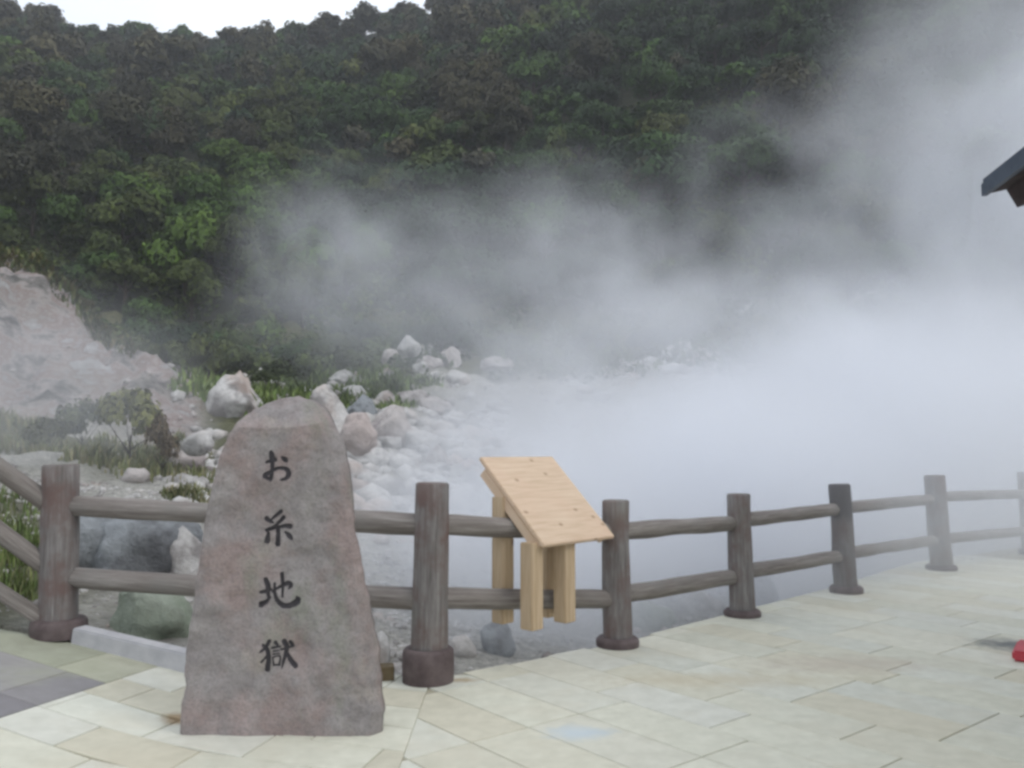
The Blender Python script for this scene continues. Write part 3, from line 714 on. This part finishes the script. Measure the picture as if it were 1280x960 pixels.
for (x0, x1, y0, y1, Yd, mt, sd_, lab) in BL:
    fd = foot_depth((x0 + x1) / 2, y1 - (y1 - y0) * .12, Yd) or Yd
    Yd = fd + (x1 - x0) / 2 * fd / F * .6
    if Yd < 9: Yd = max(Yd, float(edge_y((x0 + x1 - 1280) / 2 / F * Yd)) + (x1 - x0) / 2 * Yd / F * .8 + .05)
    c = at((x0 + x1) / 2, (y0 + y1) / 2, Yd); hw = (x1 - x0) / 2 * Yd / F; hh = (y1 - y0) / 2 * Yd / F
    c.z -= hh * .15; hh *= 1.1
    me = boulder_mesh('boulder', sd_, (hw * 1.14, max(hw, hh) * .95, hh * 1.2), M[mt], 6 if mt == 'boulder' else 4, 4 if hw > .25 else 3, .2)
    o = link('boulder', me, None, c); tag(o, lab, 'boulder', 'boulders strewn over the bleached slope')

# rubble: loose stones nobody could count
def scatter_stones(name, pts, smin, smax, mat, label, seed=1):
    rr = np.random.default_rng(seed)
    bm = bmesh.new(); bmesh.ops.create_icosphere(bm, subdivisions=1, radius=1); bv = np.array([v.co[:] for v in bm.verts]); bf = np.array([[v.index for v in f.verts] for f in bm.faces]); bm.free()
    Vs = []; Fs = []; 
    for k, (x, y) in enumerate(pts):
        s = smin + (smax - smin) * rr.random() ** 3
        q = bv * (1 + rr.normal(0, .16, (len(bv), 1))) * np.array([s, s * rr.uniform(.6, 1), s * rr.uniform(.45, .8)])
        a = rr.uniform(0, 6.28); ca, sa = math.cos(a), math.sin(a); q = np.stack([q[:, 0] * ca - q[:, 1] * sa, q[:, 0] * sa + q[:, 1] * ca, q[:, 2]], -1)
        Vs.append(q); Fs.append(bf + k * len(bv))
    P = np.array(pts); Z_ = terrain(P[:, 0], P[:, 1])
    V = np.concatenate([q + np.array([P[k, 0], P[k, 1], Z_[k]]) for k, q in enumerate(Vs)])
    o = link(name, np_mesh(name, V, np.concatenate(Fs), mat)); tag(o, label, 'rubble', None, 'stuff'); return o
def pts_in(px0, px1, y0, y1, n, seed, edge=.12):
    rr = np.random.default_rng(seed); out = []
    while len(out) < n:
        Yd = y0 + (y1 - y0) * rr.random() ** .8; px = rr.uniform(px0, px1); x = (px - 640) / F * Yd
        if Yd > edge_y(x) + edge and rr.random() < .35 + 1.3 * (vnoise(x * .9, Yd * .9) + .5): out.append((x, Yd))
    return out
scatter_stones('rubble', pts_in(-60, 560, 6.0, 10.5, 3000, 1), .008, .06, M['boulder'], 'pale broken stones covering the ground behind the log rails')
scatter_stones('rubble', pts_in(200, 700, 10.5, 30, 1300, 2), .02, .26, M['boulder'], 'pale and grey stones scattered up the slope below the trees')
scatter_stones('rubble', pts_in(440, 1300, 6.0, 12.5, 2600, 3, .08), .008, .07, M['boulder'], 'pale broken stones along the foot of the terrace in steam')
scatter_stones('rubble', pts_in(-80, 250, 14, 24, 90, 4), .03, .16, M['pinkrock'], 'pinkish broken stones on the bare rock bank')
scatter_stones('rubble', pts_in(700, 1300, 16, 34, 900, 5), .06, .55, M['boulder'], 'stones half hidden by steam on the far side of the spring field')

scatter_stones('rubble', pts_in(375, 640, 11.5, 25, 1100, 6), .05, .40, M['boulder'], 'pale scree between the boulders right of the engraved stone')
scatter_stones('rubble', pts_in(215, 330, 9.0, 16, 900, 7), .02, .17, M['boulder'], 'whitish gravel on the slope left of the engraved stone')
# ---------------------------------------------------------------- grass and bushes
def grass_patch(name, spots, label, hmin, hmax, cols, seed, width=.01, lean=.5):
    rr = np.random.default_rng(seed); V = []; Fs = []; C = []; n = 0
    for (x, y, r, cnt) in spots:
        a = rr.uniform(0, 6.28, cnt); q = r * np.sqrt(rr.random(cnt)); X_ = x + q * np.cos(a); Y_ = y + q * np.sin(a)
        Z_ = terrain(X_, Y_) - .02; Hh = rr.uniform(hmin, hmax, cnt) * (1.15 - q / r * .6); b_ = rr.uniform(0, 6.28, cnt); ln = rr.uniform(.1, lean, cnt) * Hh
        wd = width * rr.uniform(.7, 1.5, cnt)
        dx, dy = np.cos(b_), np.sin(b_); px_, py_ = -dy * wd, dx * wd
        col = np.array(cols)[rr.integers(0, len(cols), cnt)] * rr.uniform(.75, 1.25, (cnt, 1))
        v = np.stack([np.stack([X_ - px_, Y_ - py_, Z_], -1), np.stack([X_ + px_, Y_ + py_, Z_], -1),
                      np.stack([X_ + px_ * .7 + dx * ln * .35, Y_ + py_ * .7 + dy * ln * .35, Z_ + Hh * .6], -1), np.stack([X_ - px_ * .7 + dx * ln * .35, Y_ - py_ * .7 + dy * ln * .35, Z_ + Hh * .6], -1),
                      np.stack([X_ + dx * ln + px_ * .1, Y_ + dy * ln + py_ * .1, Z_ + Hh * (1 - lean * .3)], -1), np.stack([X_ + dx * ln - px_ * .1, Y_ + dy * ln - py_ * .1, Z_ + Hh * (1 - lean * .3)], -1)], 1)
        i = (np.arange(cnt) * 6)[:, None] + n
        Fs.append((i + np.array([0, 1, 2, 3])).reshape(-1, 4)); Fs.append((i + np.array([3, 2, 4, 5])).reshape(-1, 4))
        V.append(v.reshape(-1, 3)); C.append(np.repeat(np.c_[col, np.ones(cnt)], 6, 0)); n += cnt * 6
    o = link(name, np_mesh(name, np.concatenate(V), np.concatenate(Fs), M['blade'], False, np.concatenate(C)))
    tag(o, label, 'grass', None, 'stuff'); return o
def sp(px, Yd, r, cnt): return ((px - 640) / F * Yd, Yd, r, cnt)
GRN = [(.11, .16, .05), (.15, .20, .065), (.10, .13, .045)]; DRY = [(.17, .18, .085), (.22, .20, .11), (.13, .15, .065)]
grass_patch('grass', [sp(8, 7.2, .35, 420), sp(30, 7.6, .3, 300), sp(-30, 7.0, .5, 600), sp(5, 6.4, .25, 250), sp(45, 6.6, .2, 160), sp(20, 8.4, .4, 300)], 'bright green grass tufts growing behind the stair rails', .10, .30, GRN + DRY[:1], 1, .006)
rg = random.Random(5)
grass_patch('grass', [sp(rg.uniform(-40, 230), rg.uniform(11.6, 15), rg.uniform(.3, .7), 260) for _ in range(30)], 'yellowish green grass on the bank below the bare rock', .12, .38, DRY, 2, .012)
grass_patch('grass', [sp(rg.uniform(350, 520), rg.uniform(22.0, 29), rg.uniform(.6, 1.2), 260) for _ in range(26)] + [sp(rg.uniform(225, 350), rg.uniform(19, 27), rg.uniform(.5, 1.0), 160) for _ in range(16)], 'bright green grass between the boulders and the trees', .25, .6, GRN, 3, .035)
grass_patch('grass', [sp(rg.uniform(450, 475), rg.uniform(16, 18), .4, 120) for _ in range(4)] + [sp(rg.uniform(215, 262), rg.uniform(9.5, 12), .25, 130) for _ in range(9)], 'thin grass between pale stones beside the engraved stone', .1, .28, DRY, 4, .012)
rb = random.Random(8)
grass_patch('grass', [sp(p, 22.6 + rb.uniform(-.8, 1.5), rb.uniform(.4, .9), 240) for p in range(-30, 200, 9)], 'low green and brownish scrub along the crest of the bare rock bank', .15, .5, [(.11, .095, .05), (.085, .11, .04), (.12, .12, .055), (.07, .09, .035)], 6, .03, .8)

def crown_arrays(seed, lobes, leaves, leaf, shape=(1, 1, .8), flatten=.35, spread=.62):
    """leaf-sized faces spread over overlapping lobes; unit radius about 1, base at z=0"""
    rr = np.random.default_rng(seed); P = []; N = []
    cs = []
    for k in range(lobes):
        a = k / lobes * 6.28 * 1.618 + rr.uniform(0, .8); q = spread * math.sqrt((k + .5) / lobes) * rr.uniform(.8, 1.15)
        cs.append((q * math.cos(a) * shape[0], q * math.sin(a) * shape[1], shape[2] * (.55 + .65 * (1 - q) + rr.uniform(-.22, .22)), rr.uniform(.28, .46)))
    per = leaves // lobes
    for (cx, cy, cz, r) in cs:
        d = rr.normal(size=(per, 3)); d /= np.linalg.norm(d, axis=1)[:, None]; d[:, 2] = np.where(d[:, 2] < -.35, -d[:, 2], d[:, 2])
        rad = r * (1 - .45 * rr.random(per) ** 2.2) * (1 + .22 * np.sin(d[:, 0] * 7 + cx * 9) * np.cos(d[:, 1] * 6 + cy * 9))
        P.append(np.stack([cx + d[:, 0] * rad, cy + d[:, 1] * rad, cz + d[:, 2] * rad * .85], -1)); N.append(d)
    P = np.concatenate(P); N = np.concatenate(N); n = len(P)
    N = N + rr.normal(0, flatten, N.shape) + np.array([0, 0, .25]); N /= np.linalg.norm(N, axis=1)[:, None]
    t = np.cross(N, rr.normal(size=(n, 3))); t /= np.linalg.norm(t, axis=1)[:, None]; b_ = np.cross(N, t)
    s = leaf * rr.uniform(.6, 1.3, (n, 1)); 
    bend = N * s * .25
    V = np.stack([P - t * s - bend, P + b_ * s * .55, P + t * s - bend, P - b_ * s * .55], 1).reshape(-1, 3)
    Fq_ = np.arange(n * 4).reshape(-1, 4); return V, Fq_
def core_arrays(seed, shape):
    bm = bmesh.new(); bmesh.ops.create_icosphere(bm, subdivisions=2, radius=1)
    V = np.array([v.co[:] for v in bm.verts]); Fs = np.array([[v.index for v in f.verts] for f in bm.faces]); bm.free()
    rr = np.random.default_rng(seed); V = V * (1 + rr.normal(0, .09, (len(V), 1)))
    V = V * np.array([.60 * shape[0], .60 * shape[1], .46 * shape[2]]) + np.array([0, 0, .68 * shape[2]]); return V, Fs
def crown_mesh(name, seed, lobes, leaves, leaf, shape, **kw):
    V, Fq_ = crown_arrays(seed, lobes, leaves, leaf, shape, **kw)
    return np_mesh(name, V, Fq_, M['leaf'])
def trunk_mesh(name, seed, hgt, r, limbs=4):
    rr = random.Random(seed); V = []; Fs = []
    def cone(p0, p1, ra, rb_, seg=7):
        d = (p1 - p0); q = d.to_track_quat('Z', 'Y'); b0_ = len(V)
        for p, rad in ((p0, ra), ((p0 + p1) / 2 + Vector((rr.uniform(-1, 1), rr.uniform(-1, 1), 0)) * rad_j, (ra + rb_) / 2), (p1, rb_)):
            for k in range(seg): V.append(p + q @ Vector((rad * math.cos(k / seg * 6.283), rad * math.sin(k / seg * 6.283), 0)))
        for i in range(2):
            for k in range(seg): Fs.append((b0_ + i * seg + k, b0_ + i * seg + (k + 1) % seg, b0_ + (i + 1) * seg + (k + 1) % seg, b0_ + (i + 1) * seg + k))
    rad_j = r * .6
    cone(Vector((0, 0, -.3)), Vector((0, 0, hgt)), r, r * .45)
    for k in range(limbs):
        a = k / limbs * 6.28 + rr.uniform(0, 1); z0 = hgt * rr.uniform(.35, .8)
        cone(Vector((0, 0, z0)), Vector((math.cos(a) * .5, math.sin(a) * .5, z0 + rr.uniform(.2, .5))), r * .4, r * .12, 5)
    return mesh(name, V, Fs, M['bark'], True)
# crown templates: unit crowns, five habits
HABITS = {
    'broad': dict(lobes=9, leaves=4200, leaf=.052, shape=(1, 1, .95)),
    'round': dict(lobes=6, leaves=4200, leaf=.052, shape=(.9, .9, 1.1)),
    'tall': dict(lobes=8, leaves=4200, leaf=.052, shape=(.72, .72, 1.45)),
    'layered': dict(lobes=12, leaves=4200, leaf=.052, shape=(1.1, 1.0, .75), flatten=.2, spread=.85)}
CR = {}
for k, (hb, kw) in enumerate(HABITS.items()):
    CR[hb] = [(crown_mesh('crown', 20 + k * 7 + j, **kw), trunk_mesh('trunk', 60 + k * 5 + j, .75 * kw['shape'][2], .06)) for j in range(3)]
KINDS = {  # kind: colours, habit, share, label of the tree
    'dark': ([(.020, .044, .016), (.024, .052, .020), (.017, .038, .016)], 'layered', 'dark green spreading tree among the forest on the hillside'),
    'mid': ([(.040, .086, .018), (.050, .098, .020), (.034, .074, .018)], 'broad', 'mid green broad-crowned tree among the forest on the hillside'),
    'olive': ([(.068, .092, .022), (.078, .096, .026), (.058, .084, .022)], 'round', 'olive green rounded tree among the forest on the hillside'),
    'brown': ([(.064, .058, .032), (.054, .054, .034), (.068, .064, .036)], 'tall', 'brownish tall tree among the forest on the hillside'),
    'bright': ([(.072, .14, .022), (.088, .15, .025), (.062, .12, .022)], 'round', 'yellowish bright green tree among the forest on the hillside')}
def kind_at(x, y, r):
    m = float(vnoise(x * .045 + 3, y * .045)) + .5; m2 = float(vnoise(x * .1 + 50, y * .1 + 9)) + .5
    far = (y - 45) / 100
    if m2 > .74 and y < 100: return 'bright' if r < .6 else 'olive'
    if m < .36: return 'dark' if r < .72 else 'mid'
    if far > .5: return ('brown' if r < .38 else 'mid' if r < .6 else 'olive' if r < .75 else 'dark')
    return 'mid' if r < .42 else 'olive' if r < .66 else 'dark' if r < .88 else 'brown'
cands = []
rt = random.Random(33)
y = 30.5
while y < 158:
    stp = 2.45 + (y - 37) * .014; x = -.80 * y
    while x < .80 * y:
        jx, jy = x + rt.uniform(-.45, .45) * stp, y + rt.uniform(-.45, .45) * stp
        if y < 37 and not (-.45 * y < x < (-.12 if y < 34 else -.02) * y): x += stp * 1.1; continue
        s = (1.9 if y < 44 else 2.05 + rt.uniform(-.5, .75)) * (1 + (y - 37) * .0025)
        if y < 42: s *= rt.uniform(.5, .8)
        px = 640 + jx / jy * F
        if not (y < 41 and 400 < px < 1000 and rt.random() < .6): cands.append((jx, jy, s, rt.random()))
        x += stp * 1.12
    y += stp * .95
# drop those that others hide: keep those whose top shows in the frame
def top_py(x, y, s):
    z = float(terrain(x, y, False)) + s * 1.3; f_ = y * CP + (z - EYE) * SP; up = -y * SP + (z - EYE) * CP; return 640 + F * x / f_, 480 - F * up / f_
inframe = []; outside = []
for c in cands:
    a, b_ = top_py(c[0], c[1], c[2]); (inframe if -60 < a < 1340 and b_ > -60 else outside).append(c)
print('trees', len(cands), len(inframe))
inframe.sort(key=lambda c: -(c[2] / c[1]))
ind, rest = inframe[:300], inframe[300:] + outside
for (x, y, s, r) in ind:
    kd = kind_at(x, y, r); cols, hb, lab = KINDS[kd]
    cm, tm = CR[hb][int(r * 977) % 3]; z = float(terrain(x, y)) - .1
    ro = empty('tree', (x, y, z), r * 40); ro.scale = (s * (1 + .2 * math.sin(r * 91)), s * (1 + .2 * math.cos(r * 57)), s * (.95 + .3 * ((r * 13) % 1)))
    tpx, tpy = top_py(x, y, s)
    zone = 'at the foot of the wood' if y < 48 else 'low on the forested slope' if y < 70 else 'halfway up the forested slope' if y < 100 else 'high on the forested slope'
    side = 'above the bare rock bank' if tpx < 240 else 'above the engraved stone' if tpx < 450 else 'above the wooden sign stand' if tpx < 800 else 'behind the right-hand steam'
    lab = lab.split(' among')[0] + ' ' + zone + ', ' + side
    tag(ro, lab, 'tree', lab.replace(' tree ', ' trees '))
    o = link('crown', cm, ro); c = cols[int(r * 311) % 3]; f = .8 + .45 * ((r * 7.7) % 1); o.color = (c[0] * f, c[1] * f, c[2] * f, 1)
    link('trunk', tm, ro)
# the rest of the wood as one mass
tpl = {hb: [crown_arrays(120 + k * 7 + j, kw['lobes'], 800, .115, kw['shape'], flatten=.4)[0] for j in range(3)] for k, (hb, kw) in enumerate(HABITS.items())}
Vs = []; Cs = []
for (x, y, s, r) in rest:
    kd = kind_at(x, y, r); cols, hb, lab = KINDS[kd]; V = tpl[hb][int(r * 977) % 3]
    if (x, y, s, r) in outside: V = V[:len(V) // 8 * 4]
    z = float(terrain(x, y)) - .1; a = r * 40; ca, sa = math.cos(a), math.sin(a)
    sx = s * (1 + .2 * math.sin(r * 91)); sz = s * (.95 + .3 * ((r * 13) % 1))
    Vs.append(np.stack([(V[:, 0] * ca - V[:, 1] * sa) * sx + x, (V[:, 0] * sa + V[:, 1] * ca) * sx + y, V[:, 2] * sz + z], -1))
    c = cols[int(r * 311) % 3]; f = .8 + .45 * ((r * 7.7) % 1)
    Cs.append(np.tile(np.array([[c[0] * f, c[1] * f, c[2] * f, 1]]), (len(V), 1)))
V = np.concatenate(Vs); fo = link('forest', np_mesh('forest', V, np.arange(len(V)).reshape(-1, 4), M['leaf_v'], False, np.concatenate(Cs)))
tag(fo, 'far trees covering the upper hillside', 'forest', None, 'stuff')
ru = np.random.default_rng(77); nu = 90000
Yu = 26.5 + 40 * ru.random(nu) ** 1.5; Au = ru.uniform(-.62, .72, nu); Xu = Au * Yu
clump = fbm(Xu, Yu, 3, .55); keep = (clump > -.25) & ((Yu > 31.5) | ((Au > -.36) & (Au < -.10) & (Yu > 27) & (clump > .0))) & ~((Au < -.36) & (Yu < 31))
Xu, Yu, clump = Xu[keep], Yu[keep], clump[keep]; nu = len(Xu)
hgt_ = np.clip(clump + .45, .15, 1.1) * np.clip((Yu - 24) * .14, .5, 1.5)
Zu = terrain(Xu, Yu) + hgt_ * ru.random(nu) ** .5
Nu = ru.normal(size=(nu, 3)) + np.array([0, -.3, .7]); Nu /= np.linalg.norm(Nu, axis=1)[:, None]
tu = np.cross(Nu, ru.normal(size=(nu, 3))); tu /= np.linalg.norm(tu, axis=1)[:, None]; bu = np.cross(Nu, tu); su = ru.uniform(.08, .19, (nu, 1)) * (Yu[:, None] / 34)
Pu = np.stack([Xu, Yu, Zu], -1); Vu = np.stack([Pu - tu * su, Pu + bu * su * .6, Pu + tu * su, Pu - bu * su * .6], 1).reshape(-1, 3)
hue = np.clip(vnoise(Xu * .35, Yu * .35) + .5, 0, 1)[:, None]; cu = (1 - hue) * np.array([[.045, .07, .022]]) + hue * np.array([[.11, .145, .045]])
cu = cu * ru.uniform(.8, 1.2, (nu, 1))
uo = link('undergrowth', np_mesh('undergrowth', Vu, np.arange(nu * 4).reshape(-1, 4), M['leaf_v'], False, np.repeat(np.c_[cu, np.ones(nu)], 4, 0)))
tag(uo, 'low green brush covering the foot of the hill under the trees', 'undergrowth', None, 'stuff')
# bushes one can tell apart near the bank and along the foot of the wood
SH = [crown_mesh('foliage', 300 + j, 6, 1300, .075, (1, .9, .9)) for j in range(3)]; ST = [trunk_mesh('stem', 330 + j, .5, .035, 5) for j in range(3)]
BUSH = [  # px centre, py top, depth, half width px, colour, label
 (165, 482, 12.4, 52, (.17, .18, .07), 'yellow green bush in the middle of the grassy bank left of the engraved stone'),
 (105, 500, 12.9, 40, (.12, .14, .08), 'grey green bush left of the yellow green bush on the bank'),
 (205, 530, 11.6, 26, (.15, .12, .085), 'small brownish bush right of the yellow green bush'),
 (60, 520, 12.2, 34, (.12, .13, .08), 'dim bush above the corner post'),
 (250, 420, 24.5, 42, (.075, .095, .026), 'olive bush standing behind the end of the bare rock bank'),
 (345, 455, 24.0, 40, (.075, .10, .03), 'low green bush behind the angular white boulder'),
 (395, 440, 28.5, 44, (.085, .12, .03), 'green bush at the foot of the wood left of the boulder heap'),
 (455, 447, 30.0, 30, (.11, .15, .035), 'bright green bush just left of the boulder heap'),
 (300, 440, 30.5, 40, (.05, .07, .022), 'dark green bush at the foot of the wood'),
 (20, 318, 24.0, 40, (.085, .062, .048), 'reddish brown bush on top of the bare rock bank at the left edge'),
 (95, 372, 24.0, 30, (.10, .095, .045), 'yellow brown bush halfway down the crest of the rock bank'),
 (130, 405, 24.0, 24, (.085, .09, .035), 'olive bush on the lower crest of the rock bank'),
]
for j, (px, py, Yd, hwp, colb, lab) in enumerate(BUSH):
    t = at(px, py, Yd); z = float(terrain(t.x, t.y)) - .05; hh = max(.35, t.z - z); s = hwp * Yd / F
    ro = empty('bush', (t.x, t.y, z), j * 1.3); ro.scale = (s, s * .9, hh / 1.25); tag(ro, lab, 'bush', 'bushes of the slope')
    o = link('foliage', SH[j % 3], ro); o.color = (*colb, 1); link('stem', ST[j % 3], ro)

# ---------------------------------------------------------------- pavilion eave at the right, traffic cone base
E0 = at(1229, 234, 7.0); dr = Vector((.148, .989, 0)).normalized(); nr = Vector((dr.y, -dr.x, 0))     # eave runs towards the viewer; nr points into the building
pv = empty('pavilion', (E0.x + 2.2, 4.2, 0)); tag(pv, 'dark timber pavilion whose blue grey eave corner enters at the right edge', 'pavilion')
po = Vector(pv.location)
def prism(name, prof, length, mat, start=0.0):
    """profile in (inward, up) metres from the eave corner, swept towards the viewer"""
    n = len(prof); V = []
    for s in (start, start + length):
        for a, b_ in prof: V.append(E0 - dr * s + nr * a + Vector((0, 0, b_)) - po)
    Fs = [(i, (i + 1) % n, n + (i + 1) % n, n + i) for i in range(n)] + [tuple(range(n))[::-1], tuple(range(n, 2 * n))]
    return link(name, mesh(name, V, Fs, mat), pv)
sl_ = .42
prism('roof', [(0, -.03), (2.4, -.03 + 2.4 * sl_), (4.8, -.03), (4.8, .10), (2.4, .10 + 2.4 * sl_), (0, .07)], 7, M['tile'], -.0)
prism('fascia', [(-.012, -.075), (.03, -.075), (.03, .03), (-.012, .03)], 7.02, M['tile'], -.01)
prism('soffit', [(.05, -.065), (.62, .05), (.62, .02 + .26), (.05, -.02)], 6.9, M['soffit'], .04)
prism('eave_beam', [(.16, -.055), (.235, -.205), (.30, -.185), (.50, -.19), (.50, .10), (.16, -.03)], 6.8, M['soffit'], .06)
prism('wall', [(.9, -2.9), (4.0, -2.9), (4.0, .35), (2.4, 1.0), (.9, .35)], 5.4, M['wall'], .7)
for s in (.55, 3.2, 6.2):
    p = E0 - dr * s + nr * .62; o = link('post', box_mesh('post', (.14, .14, p.z - .02), M['soffit'], .006, (0, 0, (p.z - .02) / 2)), pv, Vector((p.x, p.y, 0)) - po); o.rotation_euler = (0, 0, -.148)
cb = on_ground(1265, 827); cz = empty('traffic_cone', (cb.x, cb.y, .004)); cz.rotation_euler = (0, 0, -.62)
tag(cz, 'red traffic cone whose base corner shows at the right edge of the paving', 'traffic cone')
link('cone_base', box_mesh('cone_base', (.46, .46, .07), M['red'], .015, (.23, .23, .035)), cz)
def lathe(name, prof, mat, seg=28):
    V = [(r * math.cos(k / seg * 6.28318), r * math.sin(k / seg * 6.28318), z) for r, z in prof for k in range(seg)]
    Fs = [(i * seg + k, i * seg + (k + 1) % seg, (i + 1) * seg + (k + 1) % seg, (i + 1) * seg + k) for i in range(len(prof) - 1) for k in range(seg)]
    return mesh(name, V, Fs, mat, True)
link('cone_body', lathe('cone_body', [(.135, .072), (.13, .09), (.03, .68), (.02, .70), (.001, .70)], M['red']), cz, (.24, .22, 0))
link('reflective_band', lathe('reflective_band', [(.103, .27), (.107, .272), (.082, .42), (.078, .422)], M['white']), cz, (.24, .22, 0))

# ---------------------------------------------------------------- steam and haze
def steam(label, cen, rad, dens, scale, lo, hi, seed, power=1.0, stretch=(1, 1, 1), tilt=(0, 0, 0), detail=3, bil=1.3):
    b = NB('steam'); b.t.nodes.remove(b.b)
    pv_ = b.n('ShaderNodeVolumePrincipled'); pv_.inputs['Color'].default_value = (.90, .918, .955, 1); pv_.inputs['Anisotropy'].default_value = .1
    v = b.obj(); ln = b.n('ShaderNodeVectorMath', operation='LENGTH'); b.l(v, ln.inputs[0])
    wv = b.scaled(b.pos(), stretch)
    of = b.n('ShaderNodeVectorMath', operation='ADD'); b.l(wv, of.inputs[0]); of.inputs[1].default_value = (seed * 7.3, seed * 3.1, seed * 1.7)
    n1 = b.n('ShaderNodeTexNoise', Scale=scale, Detail=detail, Roughness=.55, Distortion=.35); b.l(of.outputs[0], n1.inputs['Vector'])
    d = b.math('ADD', ln.outputs['Value'], b.math('MULTIPLY', b.math('SUBTRACT', n1.outputs['Fac'], .5), bil))
    fall = b.n('ShaderNodeMapRange', interpolation_type='SMOOTHSTEP'); b.l(d, fall.inputs['Value']); fall.inputs['From Min'].default_value = .95; fall.inputs['From Max'].default_value = .15
    edge_ = b.n('ShaderNodeMapRange', interpolation_type='SMOOTHSTEP'); b.l(ln.outputs['Value'], edge_.inputs['Value']); edge_.inputs['From Min'].default_value = 1.0; edge_.inputs['From Max'].default_value = .75
    nn = b.n('ShaderNodeMapRange', interpolation_type='SMOOTHSTEP'); b.l(n1.outputs['Fac'], nn.inputs['Value']); nn.inputs['From Min'].default_value = lo; nn.inputs['From Max'].default_value = hi
    q = b.math('MULTIPLY', b.math('MULTIPLY', fall.outputs[0], edge_.outputs[0]), b.math('MULTIPLY', nn.outputs[0], dens))
    b.l(q, pv_.inputs['Density']); b.l(pv_.outputs[0], b.out.inputs['Volume'])
    bm = bmesh.new(); bmesh.ops.create_icosphere(bm, subdivisions=3, radius=1.0)
    o = link('steam', from_bm('steam', bm, b.m), None, cen); o.scale = rad; o.rotation_euler = tuple(math.radians(t) for t in tilt)
    return tag(o, label, 'steam', None, 'stuff')
steam('dense white steam lying over the spring field behind the fence', (8.2, 17.5, .8), (13.0, 9.0, 5.6), .55, .24, .12, .52, 1, bil=2.0, detail=4)
steam('tall column of steam rising at the right', (16.5, 25, 9.0), (10.5, 7.5, 15), .30, .15, .34, .60, 2, tilt=(0, 22, 0), bil=1.8)
steam('uneven veil of steam between the right-hand column and the wood', (8.5, 27, 9.0), (6.0, 4.5, 7.0), .16, .24, .40, .62, 8, tilt=(0, 28, 0), bil=1.8)
steam('thin steam drifting across the foot of the wood', (-1.0, 24, 5.6), (10.0, 4.6, 5.0), .15, .22, .30, .62, 3, bil=1.8)
steam('billow of steam above the boulder heap', (-4.8, 23.5, 6.6), (4.6, 3.6, 4.3), .34, .30, .36, .66, 9, bil=2.6)
steam('billow of steam rising above the wooden sign stand', (1.4, 22.5, 5.9), (6.2, 4.0, 4.6), .36, .26, .34, .66, 12, bil=2.6)
steam('thin veil of steam drifting over the right part of the fence', (6.9, 9.0, 1.2), (6.8, 5.4, 2.8), .19, .45, .15, .55, 4)
steam('faint steam over the grassy bank at the left', (-6.6, 11.2, 2.2), (3.6, 3.6, 2.3), .17, .6, .25, .6, 5)
steam('low white steam rolling just behind the log fence', (3.2, 11.6, .3), (8.4, 3.3, 2.5), 1.0, .40, .0, .40, 6, bil=1.1, tilt=(0, 0, 36))
hz = NB('haze'); hz.t.nodes.remove(hz.b); hv = hz.n('ShaderNodeVolumePrincipled'); hv.inputs['Color'].default_value = (.93, .96, 1, 1); hv.inputs['Density'].default_value = .0009
hz.l(hv.outputs[0], hz.out.inputs['Volume'])
ho = link('haze', box_mesh('haze', (520, 480, 190), hz.m, 0, (0, 100, 85.0)), None); tag(ho, 'pale thin haze over the whole valley', 'haze', None, 'stuff')
print('tiles', tiles)
